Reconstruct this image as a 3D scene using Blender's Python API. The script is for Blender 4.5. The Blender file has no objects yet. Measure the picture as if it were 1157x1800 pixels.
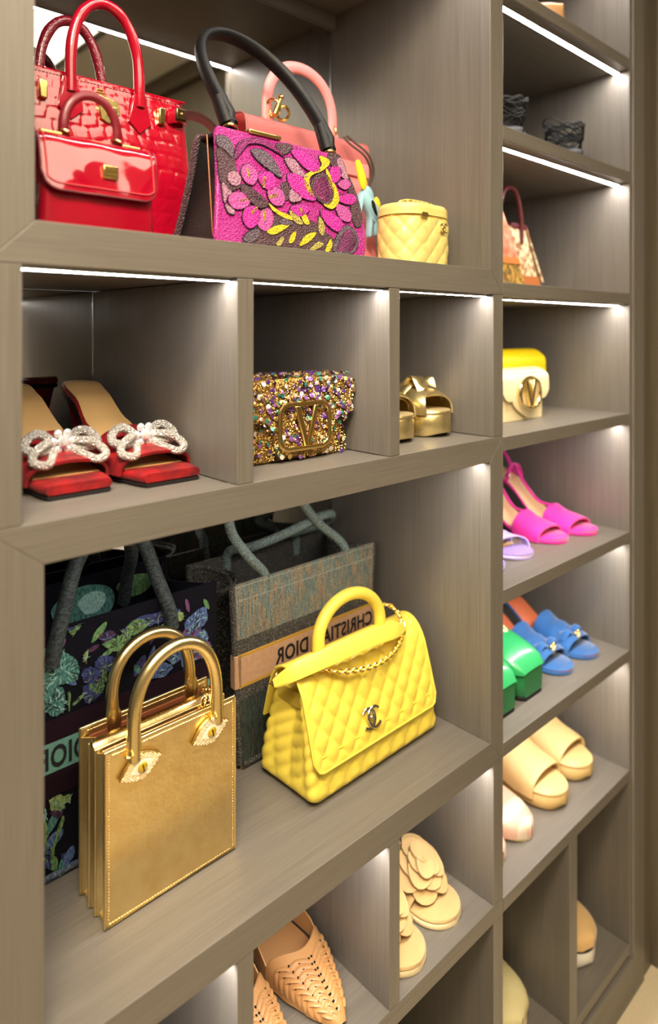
import bpy, bmesh, math, random
from mathutils import Vector, Matrix
R = math.radians
PI = math.pi
rnd = random.Random(7)
sc = bpy.context.scene
COL = sc.collection
# ------------------------------------------------------------------ camera
H = 1.229                       # eye height above the floor
cam_d = bpy.data.cameras.new('camera')
cam = bpy.data.objects.new('camera', cam_d); COL.objects.link(cam)
cam.location = (0, -0.54, H)
cam.rotation_euler = (R(90), 0, R(47.2 - 90))
cam_d.sensor_fit = 'AUTO'; cam_d.sensor_width = 36
cam_d.lens = 36 * 1193 / 1800
cam_d.shift_y = -(900 - 582) / 1800
cam_d.clip_start = 0.02
cam_d.dof.use_dof = True
cam_d.dof.focus_distance = 0.80
cam_d.dof.aperture_fstop = 2.8
sc.camera = cam
# ------------------------------------------------------------------ world, exposure
w = bpy.data.worlds.new('world'); sc.world = w; w.use_nodes = True
w.node_tree.nodes['Background'].inputs[0].default_value = (1.0, 0.93, 0.82, 1)
w.node_tree.nodes['Background'].inputs[1].default_value = 0.25
sc.view_settings.view_transform = 'Standard'
sc.view_settings.look = 'None'
sc.view_settings.gamma = 1
sc.view_settings.use_curve_mapping = False
sc.view_settings.exposure = 0.06
LED_STRENGTH = 92.0
PANEL_STRENGTH = 5.8
# ------------------------------------------------------------------ materials
def lin(c):
    return tuple(((v/255)/12.92 if v/255 <= 0.04045 else ((v/255+0.055)/1.055)**2.4) for v in c) + (1,)
MATS = {}
def mat(name, col, rough=0.5, metal=0.0, spec=0.5, coat=0.0, bump=None, vary=None, sheen=0.0, sub=0.0, emit=None, trans=0.0, stretch=None):
    """bump=(kind, scale, strength)  vary=(colour2, scale, contrast)  stretch = xyz scale of the texture space"""
    if name in MATS: return MATS[name]
    m = bpy.data.materials.new(name); m.use_nodes = True
    nt = m.node_tree; b = nt.nodes['Principled BSDF']
    I = b.inputs
    I['Base Color'].default_value = lin(col); I['Roughness'].default_value = rough
    I['Metallic'].default_value = metal; I['Specular IOR Level'].default_value = spec
    I['Coat Weight'].default_value = coat; I['Coat Roughness'].default_value = 0.06
    I['Sheen Weight'].default_value = sheen
    I['Transmission Weight'].default_value = trans
    if emit:
        I['Emission Color'].default_value = lin(emit[0]); I['Emission Strength'].default_value = emit[1]
    if bump or vary:
        tc = nt.nodes.new('ShaderNodeTexCoord'); mp = nt.nodes.new('ShaderNodeMapping')
        nt.links.new(tc.outputs['Object'], mp.inputs[0])
        if stretch: mp.inputs['Scale'].default_value = stretch
    def tex(kind, scale):
        if kind == 'vor':
            t = nt.nodes.new('ShaderNodeTexVoronoi'); t.inputs['Scale'].default_value = scale
            nt.links.new(mp.outputs[0], t.inputs['Vector']); return t.outputs['Distance']
        if kind == 'cell':
            t = nt.nodes.new('ShaderNodeTexVoronoi'); t.feature = 'DISTANCE_TO_EDGE'; t.inputs['Scale'].default_value = scale
            nt.links.new(mp.outputs[0], t.inputs['Vector']); 
            r = nt.nodes.new('ShaderNodeMapRange'); r.inputs[2].default_value = 0.12
            nt.links.new(t.outputs['Distance'], r.inputs[0]); return r.outputs[0]
        if kind == 'wave':
            t = nt.nodes.new('ShaderNodeTexWave'); t.inputs['Scale'].default_value = scale
            nt.links.new(mp.outputs[0], t.inputs['Vector']); return t.outputs['Fac']
        t = nt.nodes.new('ShaderNodeTexNoise'); t.inputs['Scale'].default_value = scale; t.inputs['Detail'].default_value = 4
        nt.links.new(mp.outputs[0], t.inputs['Vector']); return t.outputs['Fac']
    if vary:
        v = tex(vary[3] if len(vary) > 3 else 'noise', vary[1])
        cr = nt.nodes.new('ShaderNodeValToRGB')
        lo = 0.5 - 0.25/max(vary[2], 0.01); hi = 0.5 + 0.25/max(vary[2], 0.01)
        cr.color_ramp.elements[0].position = max(0, lo); cr.color_ramp.elements[0].color = lin(col)
        cr.color_ramp.elements[1].position = min(1, hi); cr.color_ramp.elements[1].color = lin(vary[0])
        nt.links.new(v, cr.inputs[0]); nt.links.new(cr.outputs[0], I['Base Color'])
    if bump:
        v = tex(bump[0], bump[1]); bn = nt.nodes.new('ShaderNodeBump')
        bn.inputs['Strength'].default_value = bump[2]; bn.inputs['Distance'].default_value = 0.002
        nt.links.new(v, bn.inputs['Height']); nt.links.new(bn.outputs[0], I['Normal'])
    MATS[name] = m
    return m
def wood(name, axis, c1=(117,111,103), c2=(101,95,87), rough=0.40):
    """taupe veneer; grain runs along axis"""
    if name in MATS: return MATS[name]
    m = bpy.data.materials.new(name); m.use_nodes = True; nt = m.node_tree; b = nt.nodes['Principled BSDF']
    tc = nt.nodes.new('ShaderNodeTexCoord'); mp = nt.nodes.new('ShaderNodeMapping')
    nt.links.new(tc.outputs['Object'], mp.inputs[0])
    s = [650, 650, 650]; s['xyz'.index(axis)] = 9
    mp.inputs['Scale'].default_value = s
    n = nt.nodes.new('ShaderNodeTexNoise'); n.inputs['Scale'].default_value = 1; n.inputs['Detail'].default_value = 3; n.inputs['Roughness'].default_value = 0.6
    nt.links.new(mp.outputs[0], n.inputs['Vector'])
    mp2 = nt.nodes.new('ShaderNodeMapping'); nt.links.new(tc.outputs['Object'], mp2.inputs[0])
    s2 = [60, 60, 60]; s2['xyz'.index(axis)] = 2.0; mp2.inputs['Scale'].default_value = s2
    n2 = nt.nodes.new('ShaderNodeTexNoise'); n2.inputs['Scale'].default_value = 1; n2.inputs['Detail'].default_value = 2
    nt.links.new(mp2.outputs[0], n2.inputs['Vector'])
    mx = nt.nodes.new('ShaderNodeMath'); mx.operation = 'MULTIPLY_ADD'; mx.inputs[1].default_value = 0.75
    nt.links.new(n.outputs['Fac'], mx.inputs[0])
    m2 = nt.nodes.new('ShaderNodeMath'); m2.operation = 'MULTIPLY'; m2.inputs[1].default_value = 0.25
    nt.links.new(n2.outputs['Fac'], m2.inputs[0]); nt.links.new(m2.outputs[0], mx.inputs[2])
    cr = nt.nodes.new('ShaderNodeValToRGB'); nt.links.new(mx.outputs[0], cr.inputs[0])
    cr.color_ramp.elements[0].position = 0.32; cr.color_ramp.elements[0].color = lin(c2)
    cr.color_ramp.elements[1].position = 0.64; cr.color_ramp.elements[1].color = lin(c1)
    nt.links.new(cr.outputs[0], b.inputs['Base Color'])
    bn = nt.nodes.new('ShaderNodeBump'); bn.inputs['Strength'].default_value = 0.25; bn.inputs['Distance'].default_value = 0.0006
    nt.links.new(n.outputs['Fac'], bn.inputs['Height']); nt.links.new(bn.outputs[0], b.inputs['Normal'])
    b.inputs['Roughness'].default_value = rough; b.inputs['Specular IOR Level'].default_value = 0.5
    MATS[name] = m
    return m
# ------------------------------------------------------------------ mesh builder
def cr_closed(pts, n=6):
    """smooth closed curve through 2D/3D points"""
    out = []; N = len(pts)
    for i in range(N):
        p0, p1, p2, p3 = (Vector(pts[(i+k-1) % N]) for k in range(4))
        for j in range(n):
            t = j/n
            out.append(0.5*((2*p1)+(p2-p0)*t+(2*p0-5*p1+4*p2-p3)*t*t+(3*p1-p0-3*p2+p3)*t**3))
    return out
def cr_open(pts, n=6):
    P = [Vector(p) for p in pts]; P = [2*P[0]-P[1]] + P + [2*P[-1]-P[-2]]
    out = []
    for i in range(1, len(P)-2):
        p0, p1, p2, p3 = P[i-1:i+3]
        for j in range(n):
            t = j/n
            out.append(0.5*((2*p1)+(p2-p0)*t+(2*p0-5*p1+4*p2-p3)*t*t+(3*p1-p0-3*p2+p3)*t**3))
    out.append(P[-2]); return out
def interp(tab, t):
    """piecewise smooth table [(t, v)...]"""
    if t <= tab[0][0]: return tab[0][1]
    for (a, va), (b, vb) in zip(tab, tab[1:]):
        if t <= b:
            k = (t-a)/(b-a) if b > a else 0
            k = k*k*(3-2*k)*0.5 + k*0.5
            return va + (vb-va)*k
    return tab[-1][1]
class MB:
    def __init__(s): s.v = []; s.f = []
    def add(s, vs, fs):
        o = len(s.v); s.v += [tuple(p) for p in vs]; s.f += [tuple(i+o for i in f) for f in fs]; return s
    def box(s, x0, x1, y0, y1, z0, z1):
        return s.add([(x0,y0,z0),(x1,y0,z0),(x1,y1,z0),(x0,y1,z0),(x0,y0,z1),(x1,y0,z1),(x1,y1,z1),(x0,y1,z1)],
              [(0,3,2,1),(4,5,6,7),(0,1,5,4),(1,2,6,5),(2,3,7,6),(3,0,4,7)])
    def prism_y(s, poly, y0, y1):            # polygon in x-z
        n = len(poly)
        return s.add([(p[0], y0, p[1]) for p in poly]+[(p[0], y1, p[1]) for p in poly],
              [tuple(range(n)), tuple(range(2*n-1, n-1, -1))]+[(i, n+i, n+(i+1) % n, (i+1) % n) for i in range(n)])
    def prism_z(s, poly, z0, z1):
        n = len(poly)
        return s.add([(p[0], p[1], z0) for p in poly]+[(p[0], p[1], z1) for p in poly],
              [tuple(range(n-1, -1, -1)), tuple(range(n, 2*n))]+[(i, (i+1) % n, n+(i+1) % n, n+i) for i in range(n)])
    def prism_x(s, poly, x0, x1):            # polygon in y-z
        n = len(poly)
        return s.add([(x0, p[0], p[1]) for p in poly]+[(x1, p[0], p[1]) for p in poly],
              [tuple(range(n)), tuple(range(2*n-1, n-1, -1))]+[(i, n+i, n+(i+1) % n, (i+1) % n) for i in range(n)])
    def loft(s, rings, ring_closed=True, cap=True, loop=False):
        n = len(rings[0]); vs = [p for r in rings for p in r]; fs = []
        m = len(rings)
        for i in range(m if loop else m-1):
            a = i*n; b = ((i+1) % m)*n
            for j in range(n if ring_closed else n-1):
                k = (j+1) % n
                fs.append((a+j, a+k, b+k, b+j))
        if cap and ring_closed and not loop:
            fs.append(tuple(range(n-1, -1, -1))); fs.append(tuple(range((m-1)*n, m*n)))
        return s.add(vs, fs)
    def tube(s, path, r, n=10, closed=False, cap=True, flat=None, up=(0,0,1)):
        """round tube; r constant, list or function of t; flat=(a,b) makes an elliptical section a along side, b along normal"""
        P = [Vector(p) for p in path]; m = len(P); rings = []
        prev = None
        for i in range(m):
            if closed: t = P[(i+1) % m]-P[i-1]
            else: t = P[min(i+1, m-1)]-P[max(i-1, 0)]
            if t.length < 1e-9: t = Vector((0,0,1))
            t.normalize()
            if prev is None:
                a = Vector(up)
                if abs(a.dot(t)) > 0.95: a = Vector((1,0,0)) if abs(t.x) < 0.9 else Vector((0,1,0))
                nrm = (a - t*a.dot(t)).normalized()
            else:
                nrm = (prev - t*prev.dot(t)).normalized()
            prev = nrm; side = t.cross(nrm)
            rr = r(i/(m-1)) if callable(r) else (r[i] if isinstance(r, (list, tuple)) else r)
            fa, fb = flat if flat else (1, 1)
            rings.append([P[i] + side*math.cos(2*PI*k/n)*rr*fa + nrm*math.sin(2*PI*k/n)*rr*fb for k in range(n)])
        return s.loft(rings, True, cap and not closed, closed)
    def ribbon(s, path, width, thick, wdir, n=None):
        """flat strap with rectangular section; wdir = direction of its width"""
        P = [Vector(p) for p in path]; m = len(P); rings = []; W = Vector(wdir).normalized()
        for i in range(m):
            t = (P[min(i+1, m-1)]-P[max(i-1, 0)]).normalized()
            nn = t.cross(W).normalized()
            ww = width(i/(m-1)) if callable(width) else width
            a = W*ww/2; b = nn*thick/2; c = 0.75
            rings.append([P[i]-a+b*0.4, P[i]-a*c+b, P[i]+a*c+b, P[i]+a+b*0.4, P[i]+a-b*0.4, P[i]+a*c-b, P[i]-a*c-b, P[i]-a-b*0.4])
        return s.loft(rings)
    def sphere(s, c, r, n=10, m=6, sx=1, sy=1, sz=1):
        c = Vector(c); rings = []
        for i in range(m+1):
            th = PI*i/m; rr = max(math.sin(th), 1e-3)
            rings.append([c+Vector((r*sx*rr*math.cos(2*PI*k/n), r*sy*rr*math.sin(2*PI*k/n), r*sz*math.cos(th))) for k in range(n)])
        return s.loft(rings)
    def torus(s, c, R1, r, axis=(0,1,0), n=20, k=8, sx=1.0, up=None):
        ax = Vector(axis).normalized(); a = Vector(up) if up else (Vector((0,0,1)) if abs(ax.z) < 0.9 else Vector((1,0,0)))
        a = (a-ax*a.dot(ax)).normalized(); b = ax.cross(a); c = Vector(c)
        return s.tube([c+a*R1*sx*math.cos(2*PI*i/n)+b*R1*math.sin(2*PI*i/n) for i in range(n)], r, k, closed=True, up=ax)
    def cyl(s, p0, p1, r0, r1=None, n=16):
        return s.tube([p0, p1], [r0, r1 if r1 is not None else r0], n)
    def grid(s, fn, nu, nv, flip=False):
        vs = [fn(i/nu, j/nv) for j in range(nv+1) for i in range(nu+1)]
        fs = []
        for j in range(nv):
            for i in range(nu):
                a = j*(nu+1)+i; q = (a, a+1, a+nu+2, a+nu+1)
                fs.append(q[::-1] if flip else q)
        return s.add(vs, fs)
    def shell(s, fn, nu, nv, th):
        """closed thin sheet: fn(u,v)->point on the outer side, thickness th against the normal"""
        e = 1e-3
        def inner(u, v):
            p = Vector(fn(u, v)); u2 = u+e if u < 0.5 else u-e; v2 = v+e if v < 0.5 else v-e
            du = (Vector(fn(u2, v))-p)*(1 if u < 0.5 else -1); dv = (Vector(fn(u, v2))-p)*(1 if v < 0.5 else -1)
            n = du.cross(dv)
            if n.length < 1e-12: return p
            return p - n.normalized()*th
        o = len(s.v); s.grid(fn, nu, nv); i0 = len(s.v); s.grid(inner, nu, nv, True)
        def idx(b, i, j): return b + j*(nu+1)+i
        for i in range(nu):
            s.f.append((idx(o,i,0), idx(i0,i,0), idx(i0,i+1,0), idx(o,i+1,0)))
            s.f.append((idx(o,i+1,nv), idx(i0,i+1,nv), idx(i0,i,nv), idx(o,i,nv)))
        for j in range(nv):
            s.f.append((idx(o,0,j+1), idx(i0,0,j+1), idx(i0,0,j), idx(o,0,j)))
            s.f.append((idx(o,nu,j), idx(i0,nu,j), idx(i0,nu,j+1), idx(o,nu,j+1)))
        return s
    def xf(s, M):
        s.v = [tuple(M @ Vector(p)) for p in s.v]; return s
    def build(s, name, m, parent=None, smooth=True, bevel=0, ang=40, sub=0, label=None, kind=None, seg=2):
        me = bpy.data.meshes.new(name); me.from_pydata(s.v, [], s.f)
        bm = bmesh.new(); bm.from_mesh(me)
        bmesh.ops.recalc_face_normals(bm, faces=bm.faces); bm.to_mesh(me); bm.free()
        if isinstance(m, (list, tuple)):
            for q in m: me.materials.append(q)
        else: me.materials.append(m)
        o = bpy.data.objects.new(name, me); COL.objects.link(o)
        if smooth:
            for p in me.polygons: p.use_smooth = True
            me.set_sharp_from_angle(angle=R(ang))
        if bevel:
            b = o.modifiers.new('bevel', 'BEVEL'); b.width = bevel; b.segments = seg; b.limit_method = 'ANGLE'; b.angle_limit = R(35)
            if smooth: b.harden_normals = False
        if sub:
            q = o.modifiers.new('sub', 'SUBSURF'); q.levels = sub; q.render_levels = sub
        if parent: o.parent = parent
        if label: o['label'] = label
        if kind: o['kind'] = kind
        return o
def thing(name, label, cat, loc=(0,0,0), rz=0, group=None):
    o = bpy.data.objects.new(name, None); COL.objects.link(o)
    o.empty_display_size = 0.05
    o.location = loc; o.rotation_euler = (0, 0, R(rz)); o['label'] = label; o['category'] = cat
    if group: o['group'] = group
    return o
def tag(o, label, cat, group=None):
    o['label'] = label; o['category'] = cat
    if group: o['group'] = group
    return o
def struct(name, mb, m, parent=None, **k):
    o = mb.build(name, m, parent, **k); o['kind'] = 'structure'; return o
def copy_tree(o, parent=None):
    c = o.copy(); COL.objects.link(c); c.parent = parent
    for ch in list(o.children): copy_tree(ch, c)
    return c
def text_mb(body, width, height, depth, mirror=False):
    """lettering as a mesh builder, in x-z, centred, facing -y"""
    cu = bpy.data.curves.new('lettering', 'FONT'); cu.body = body; cu.extrude = 0.5; cu.resolution_u = 3; cu.align_x = 'CENTER'; cu.offset = 0.022; cu.space_character = 1.06
    ob = bpy.data.objects.new('lettering', cu); COL.objects.link(ob)
    me = bpy.data.meshes.new_from_object(ob.evaluated_get(bpy.context.evaluated_depsgraph_get()))
    vs = [v.co.copy() for v in me.vertices]; fs = [tuple(p.vertices) for p in me.polygons]
    bpy.data.objects.remove(ob); bpy.data.curves.remove(cu); bpy.data.meshes.remove(me)
    x0 = min(v.x for v in vs); x1 = max(v.x for v in vs); y0 = min(v.y for v in vs); y1 = max(v.y for v in vs)
    z0 = min(v.z for v in vs); z1 = max(v.z for v in vs)
    sx = (-1 if mirror else 1)
    mb = MB(); mb.add([(sx*((v.x-x0)/(x1-x0)-0.5)*width, -((v.z-z0)/(z1-z0))*depth, ((v.y-y0)/(y1-y0)-0.5)*height) for v in vs], fs)
    return mb
# ------------------------------------------------------------------ the room
BK = 0.325                      # inside depth of the shelving
WV = wood('veneer_upright', 'z'); WH = wood('veneer_level', 'x'); WF = wood('veneer_dark_upright', 'z', (104,95,80), (84,75,61))
MIR = mat('mirror_glass', (196,195,192), 0.015, 1.0)
LED = mat('led_diffuser', (255,255,255), 0.5, emit=((255,248,243), LED_STRENGTH))
ALU = mat('aluminium', (200,200,198), 0.25, 1.0)
CARPET = mat('carpet', (222,204,168), 0.95, bump=('noise', 900, 0.6), vary=((205,186,150), 300, 1.0), sheen=0.3)
PAINT = mat('ceiling_paint', (236,235,231), 0.8, vary=((230,229,225), 3, 1))
WALLP = mat('wall_paint', (150,143,130), 0.8, vary=((145,138,125), 4, 1))
struct('floor', MB().box(-2.0, 1.45, -2.2, 0.40, -0.03, 0.0), CARPET, smooth=False)
struct('ceiling', MB().box(-2.0, 1.45, -2.2, 0.0, 2.24, 2.28), PAINT, smooth=False)
struct('wall_left', MB().box(-2.05, -2.0, -2.2, 0.0, 0, 2.24), WALLP, smooth=False)
struct('wall_rear', MB().box(-2.0, 1.45, -2.25, -2.2, 0, 2.24), WALLP, smooth=False)
wr = struct('wall_right', MB().box(1.372, 1.42, -2.2, 0.0, 0, 2.24), WF, smooth=False)
for i, (a, b) in enumerate([(-0.60, -0.035), (-1.24, -0.64), (-1.88, -1.28)]):
    MB().box(1.362, 1.3715, a, b, 0.05, 2.16).build('panel', WF, wr, smooth=False, bevel=0.002)
struct('trim_1', MB().box(1.336, 1.3715, -2.2, -0.002, 2.17, 2.2395), WF, smooth=False, bevel=0.003)
struct('trim_2', MB().box(1.253+0.009, 1.311, -0.004, 0.02, 0, 2.239), WV, smooth=False, bevel=0.003)
struct('trim_3', MB().box(1.3135, 1.352, 0.0, 0.02, 0, 2.239), WF, smooth=False, bevel=0.002)
struct('trim_4', MB().box(1.3525, 1.3715, -0.012, 0.02, 0, 2.165), WF, smooth=False, bevel=0.002)
struct('wall_front', MB().box(-2.0, 0.1535, 0.0, 0.03, 0, 2.24), WF, smooth=False)
# luminous ceiling panel
cl = thing('ceiling_light', 'large white luminous panel set in the grey ceiling, seen in the upper mirror', 'ceiling light', (0.0, -1.1, 2.24))
MB().box(-0.97, 0.97, -0.70, 0.62, -0.010, -0.004).build('diffuser', mat('panel_diffuser', (255,255,255), 0.5, emit=((255,240,212), PANEL_STRENGTH)), cl, smooth=False)
for b in [(-1.0, 1.0, -0.73, -0.70), (-1.0, 1.0, 0.62, 0.65), (-1.0, -0.97, -0.70, 0.62), (0.97, 1.0, -0.70, 0.62)]:
    MB().box(*b, -0.014, 0).build('frame', ALU, cl, smooth=False)
# added round light, unseen, to brighten the upper left of the cabinet
dl = thing('added_ceiling_light', 'added round ceiling light, out of view, brightening the left of the cabinet', 'ceiling light', (-0.12, -0.62, 2.24))
MB().torus((0, 0, -0.002), 0.162, 0.006, (0, 0, 1), 48, 8).build('rim', ALU, dl)
MB().cyl((0, 0, -0.0005), (0, 0, -0.003), 0.158, 0.158, 48).build('lens', mat('added_light_lens', (255,255,255), 0.5, emit=((255,232,196), 8)), dl)
ld = bpy.data.lights.new('added_light_beam', 'SPOT'); ld.energy = 105; ld.color = (1.0, 0.86, 0.64); ld.spot_size = R(110); ld.spot_blend = 0.8; ld.shadow_soft_size = 0.16  # added warm spot for the left to right falloff
lo = bpy.data.objects.new('added_light_beam', ld); COL.objects.link(lo); lo.parent = dl; lo.location = (0, 0, -0.06)
lo.rotation_euler = (R(32), 0, R(-20))
# ------------------------------------------------------------------ handbag cabinet (left unit)
X0, X1 = 0.155, 0.838
cab = thing('display_cabinet', 'taupe wood display cabinet with framed handbag bays and shoe cubbies', 'cabinet', (0, 0, 0))
def led(cabinet, x0, x1, z, y=0.014, wd=0.009):
    o = MB().box(x0, x1, y, y+wd, z-0.0030, z-0.0002).build('light_strip', ALU, cabinet, smooth=False, label='white LED strip')
    MB().add([(x0+0.0004, y+0.0006, z-0.0032), (x0+0.0004, y+wd-0.0006, z-0.0032), (x1-0.0004, y+wd-0.0006, z-0.0032), (x1-0.0004, y+0.0006, z-0.0032)], [(0,1,2,3)]).build('diffuser', LED, o, smooth=False)
def mirror(cabinet, x0, x1, z0, z1, edge=True):
    m = MB().box(x0, x1, BK, BK+0.004, z0, z1).build('mirror_back', MIR, cabinet, smooth=False, label='mirror back panel')
    if edge:
        for x in (x0+0.0005, x1-0.0022): MB().box(x, x+0.0017, BK-0.0018, BK-0.0001, z0+0.001, z1-0.001).build('mirror_edge', ALU, m, smooth=False)
def framed_bay(ix0, ix1, z0, z1, oz0, oz1):
    o = [(X0, oz0), (X1, oz0), (X1, oz1), (X0, oz1)]; i = [(ix0, z0), (ix1, z0), (ix1, z1), (ix0, z1)]
    for k in range(4):
        k2 = (k+1) % 4
        MB().prism_y([o[k], o[k2], i[k2], i[k]], 0, 0.018).build('frame_stile' if k % 2 else 'frame_rail', WV if k % 2 else WH, cab, smooth=False, bevel=0.0007)
    d = 0.0008
    MB().box(X0+0.001, ix0-d, 0.0183, BK, z0, z1).build('side_panel', WV, cab, smooth=False)
    MB().box(ix1+d, X1-0.001, 0.0183, BK, z0, z1).build('side_panel', WV, cab, smooth=False)
    MB().box(X0+0.001, X1-0.001, 0.0183, BK+0.004, oz0+0.0005, z0-d).build('shelf', WH, cab, smooth=False)
    MB().box(X0+0.001, X1-0.001, 0.0183, BK+0.004, z1+d, oz1-0.0005).build('top_panel', WH, cab, smooth=False)
    led(cab, ix0+0.002, ix1-0.002, z1); mirror(cab, ix0, ix1, z0, z1)
framed_bay(0.190, 0.8065, 1.315, 1.774, 1.2806, 1.809)
MB().box(0.1905, 0.806, BK-0.012, BK-0.0005, 1.750, 1.7735).build('mirror_header', WH, cab, smooth=False)
framed_bay(0.197, 0.8065, 0.655, 1.0466, 0.620, 1.080)
def cubby_row(z0, z1, lights=True):
    xs = [(X0, 0.1805), (0.380, 0.3995), (0.598, 0.6165), (0.8145, X1)]
    for k, (a, b) in enumerate(xs):
        MB().box(a, b, 0.0004, BK, z0+0.0003, z1-0.0003).build('divider' if 0 < k < 3 else 'side_panel', WV, cab, smooth=False, bevel=0.0007)
    for (a, b), (c, d) in zip(xs, xs[1:]):
        led(cab, b+0.001, c-0.001, z1, 0.010); mirror(cab, b, c, z0, z1)
cubby_row(1.080, 1.2806)
cubby_row(0.424, 0.620)
MB().box(X0, X1, 0, BK, 0.400, 0.424).build('shelf', WH, cab, smooth=False, bevel=0.0007)
for a, b in ((X0, 0.1805), (0.8145, X1)):
    MB().box(a, b, 0.0004, BK, 0.1013, 0.3997).build('side_panel', WV, cab, smooth=False, bevel=0.0007)
mirror(cab, 0.1805, 0.8145, 0.101, 0.400)
MB().box(X0, X1, 0, BK, 0.079, 0.101).build('shelf', WH, cab, smooth=False, bevel=0.0007)
MB().box(X0, X1, 0.004, 0.022, 0.0, 0.0785).build('plinth', WH, cab, smooth=False)
MB().box(X0, X1, 0.0, 0.02, 1.8095, 2.2395).build('door', WV, cab, smooth=False, bevel=0.001)
# ------------------------------------------------------------------ shoe shelving (right unit)
U0, U1 = 0.8385, 1.262
sh = thing('shoe_cabinet', 'tall taupe wood shelving unit of shoes and small bags with lit shelves', 'cabinet', (0, 0, 0))
MB().box(1.253, U1, 0.0, BK, 0.0, 2.239).build('side_panel', WV, sh, smooth=False, bevel=0.0007)
TOPS = [1.936, 1.730, 1.522, 1.2985, 1.078, 0.860, 0.6425, 0.4215]
MB().box(U0, 1.2528, 0.0, BK, 2.15, 2.239).build('top_panel', WH, sh, smooth=False)
prev = 2.15
for z in TOPS:
    MB().box(U0, 1.2528, 0.0, BK, z-0.020, z).build('shelf', WH, sh, smooth=False, bevel=0.0007)
    led(sh, U0+0.001, 1.252, prev, 0.018, 0.010)
    mirror(sh, U0, 1.2528, z, prev, False)
    prev = z-0.020
mirror(sh, U0, 1.2528, 0.101, prev, False)
MB().box(1.031, 1.056, 0.0004, BK, 0.1013, prev-0.0003).build('divider', WV, sh, smooth=False, bevel=0.0007)
MB().box(U0, 1.2528, 0.0, BK, 0.083, 0.101).build('shelf', WH, sh, smooth=False, bevel=0.0007)
MB().box(U0, 1.262, -0.004, 0.016, 0.0, 0.074).build('plinth', WH, sh, smooth=False, bevel=0.002)
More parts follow.
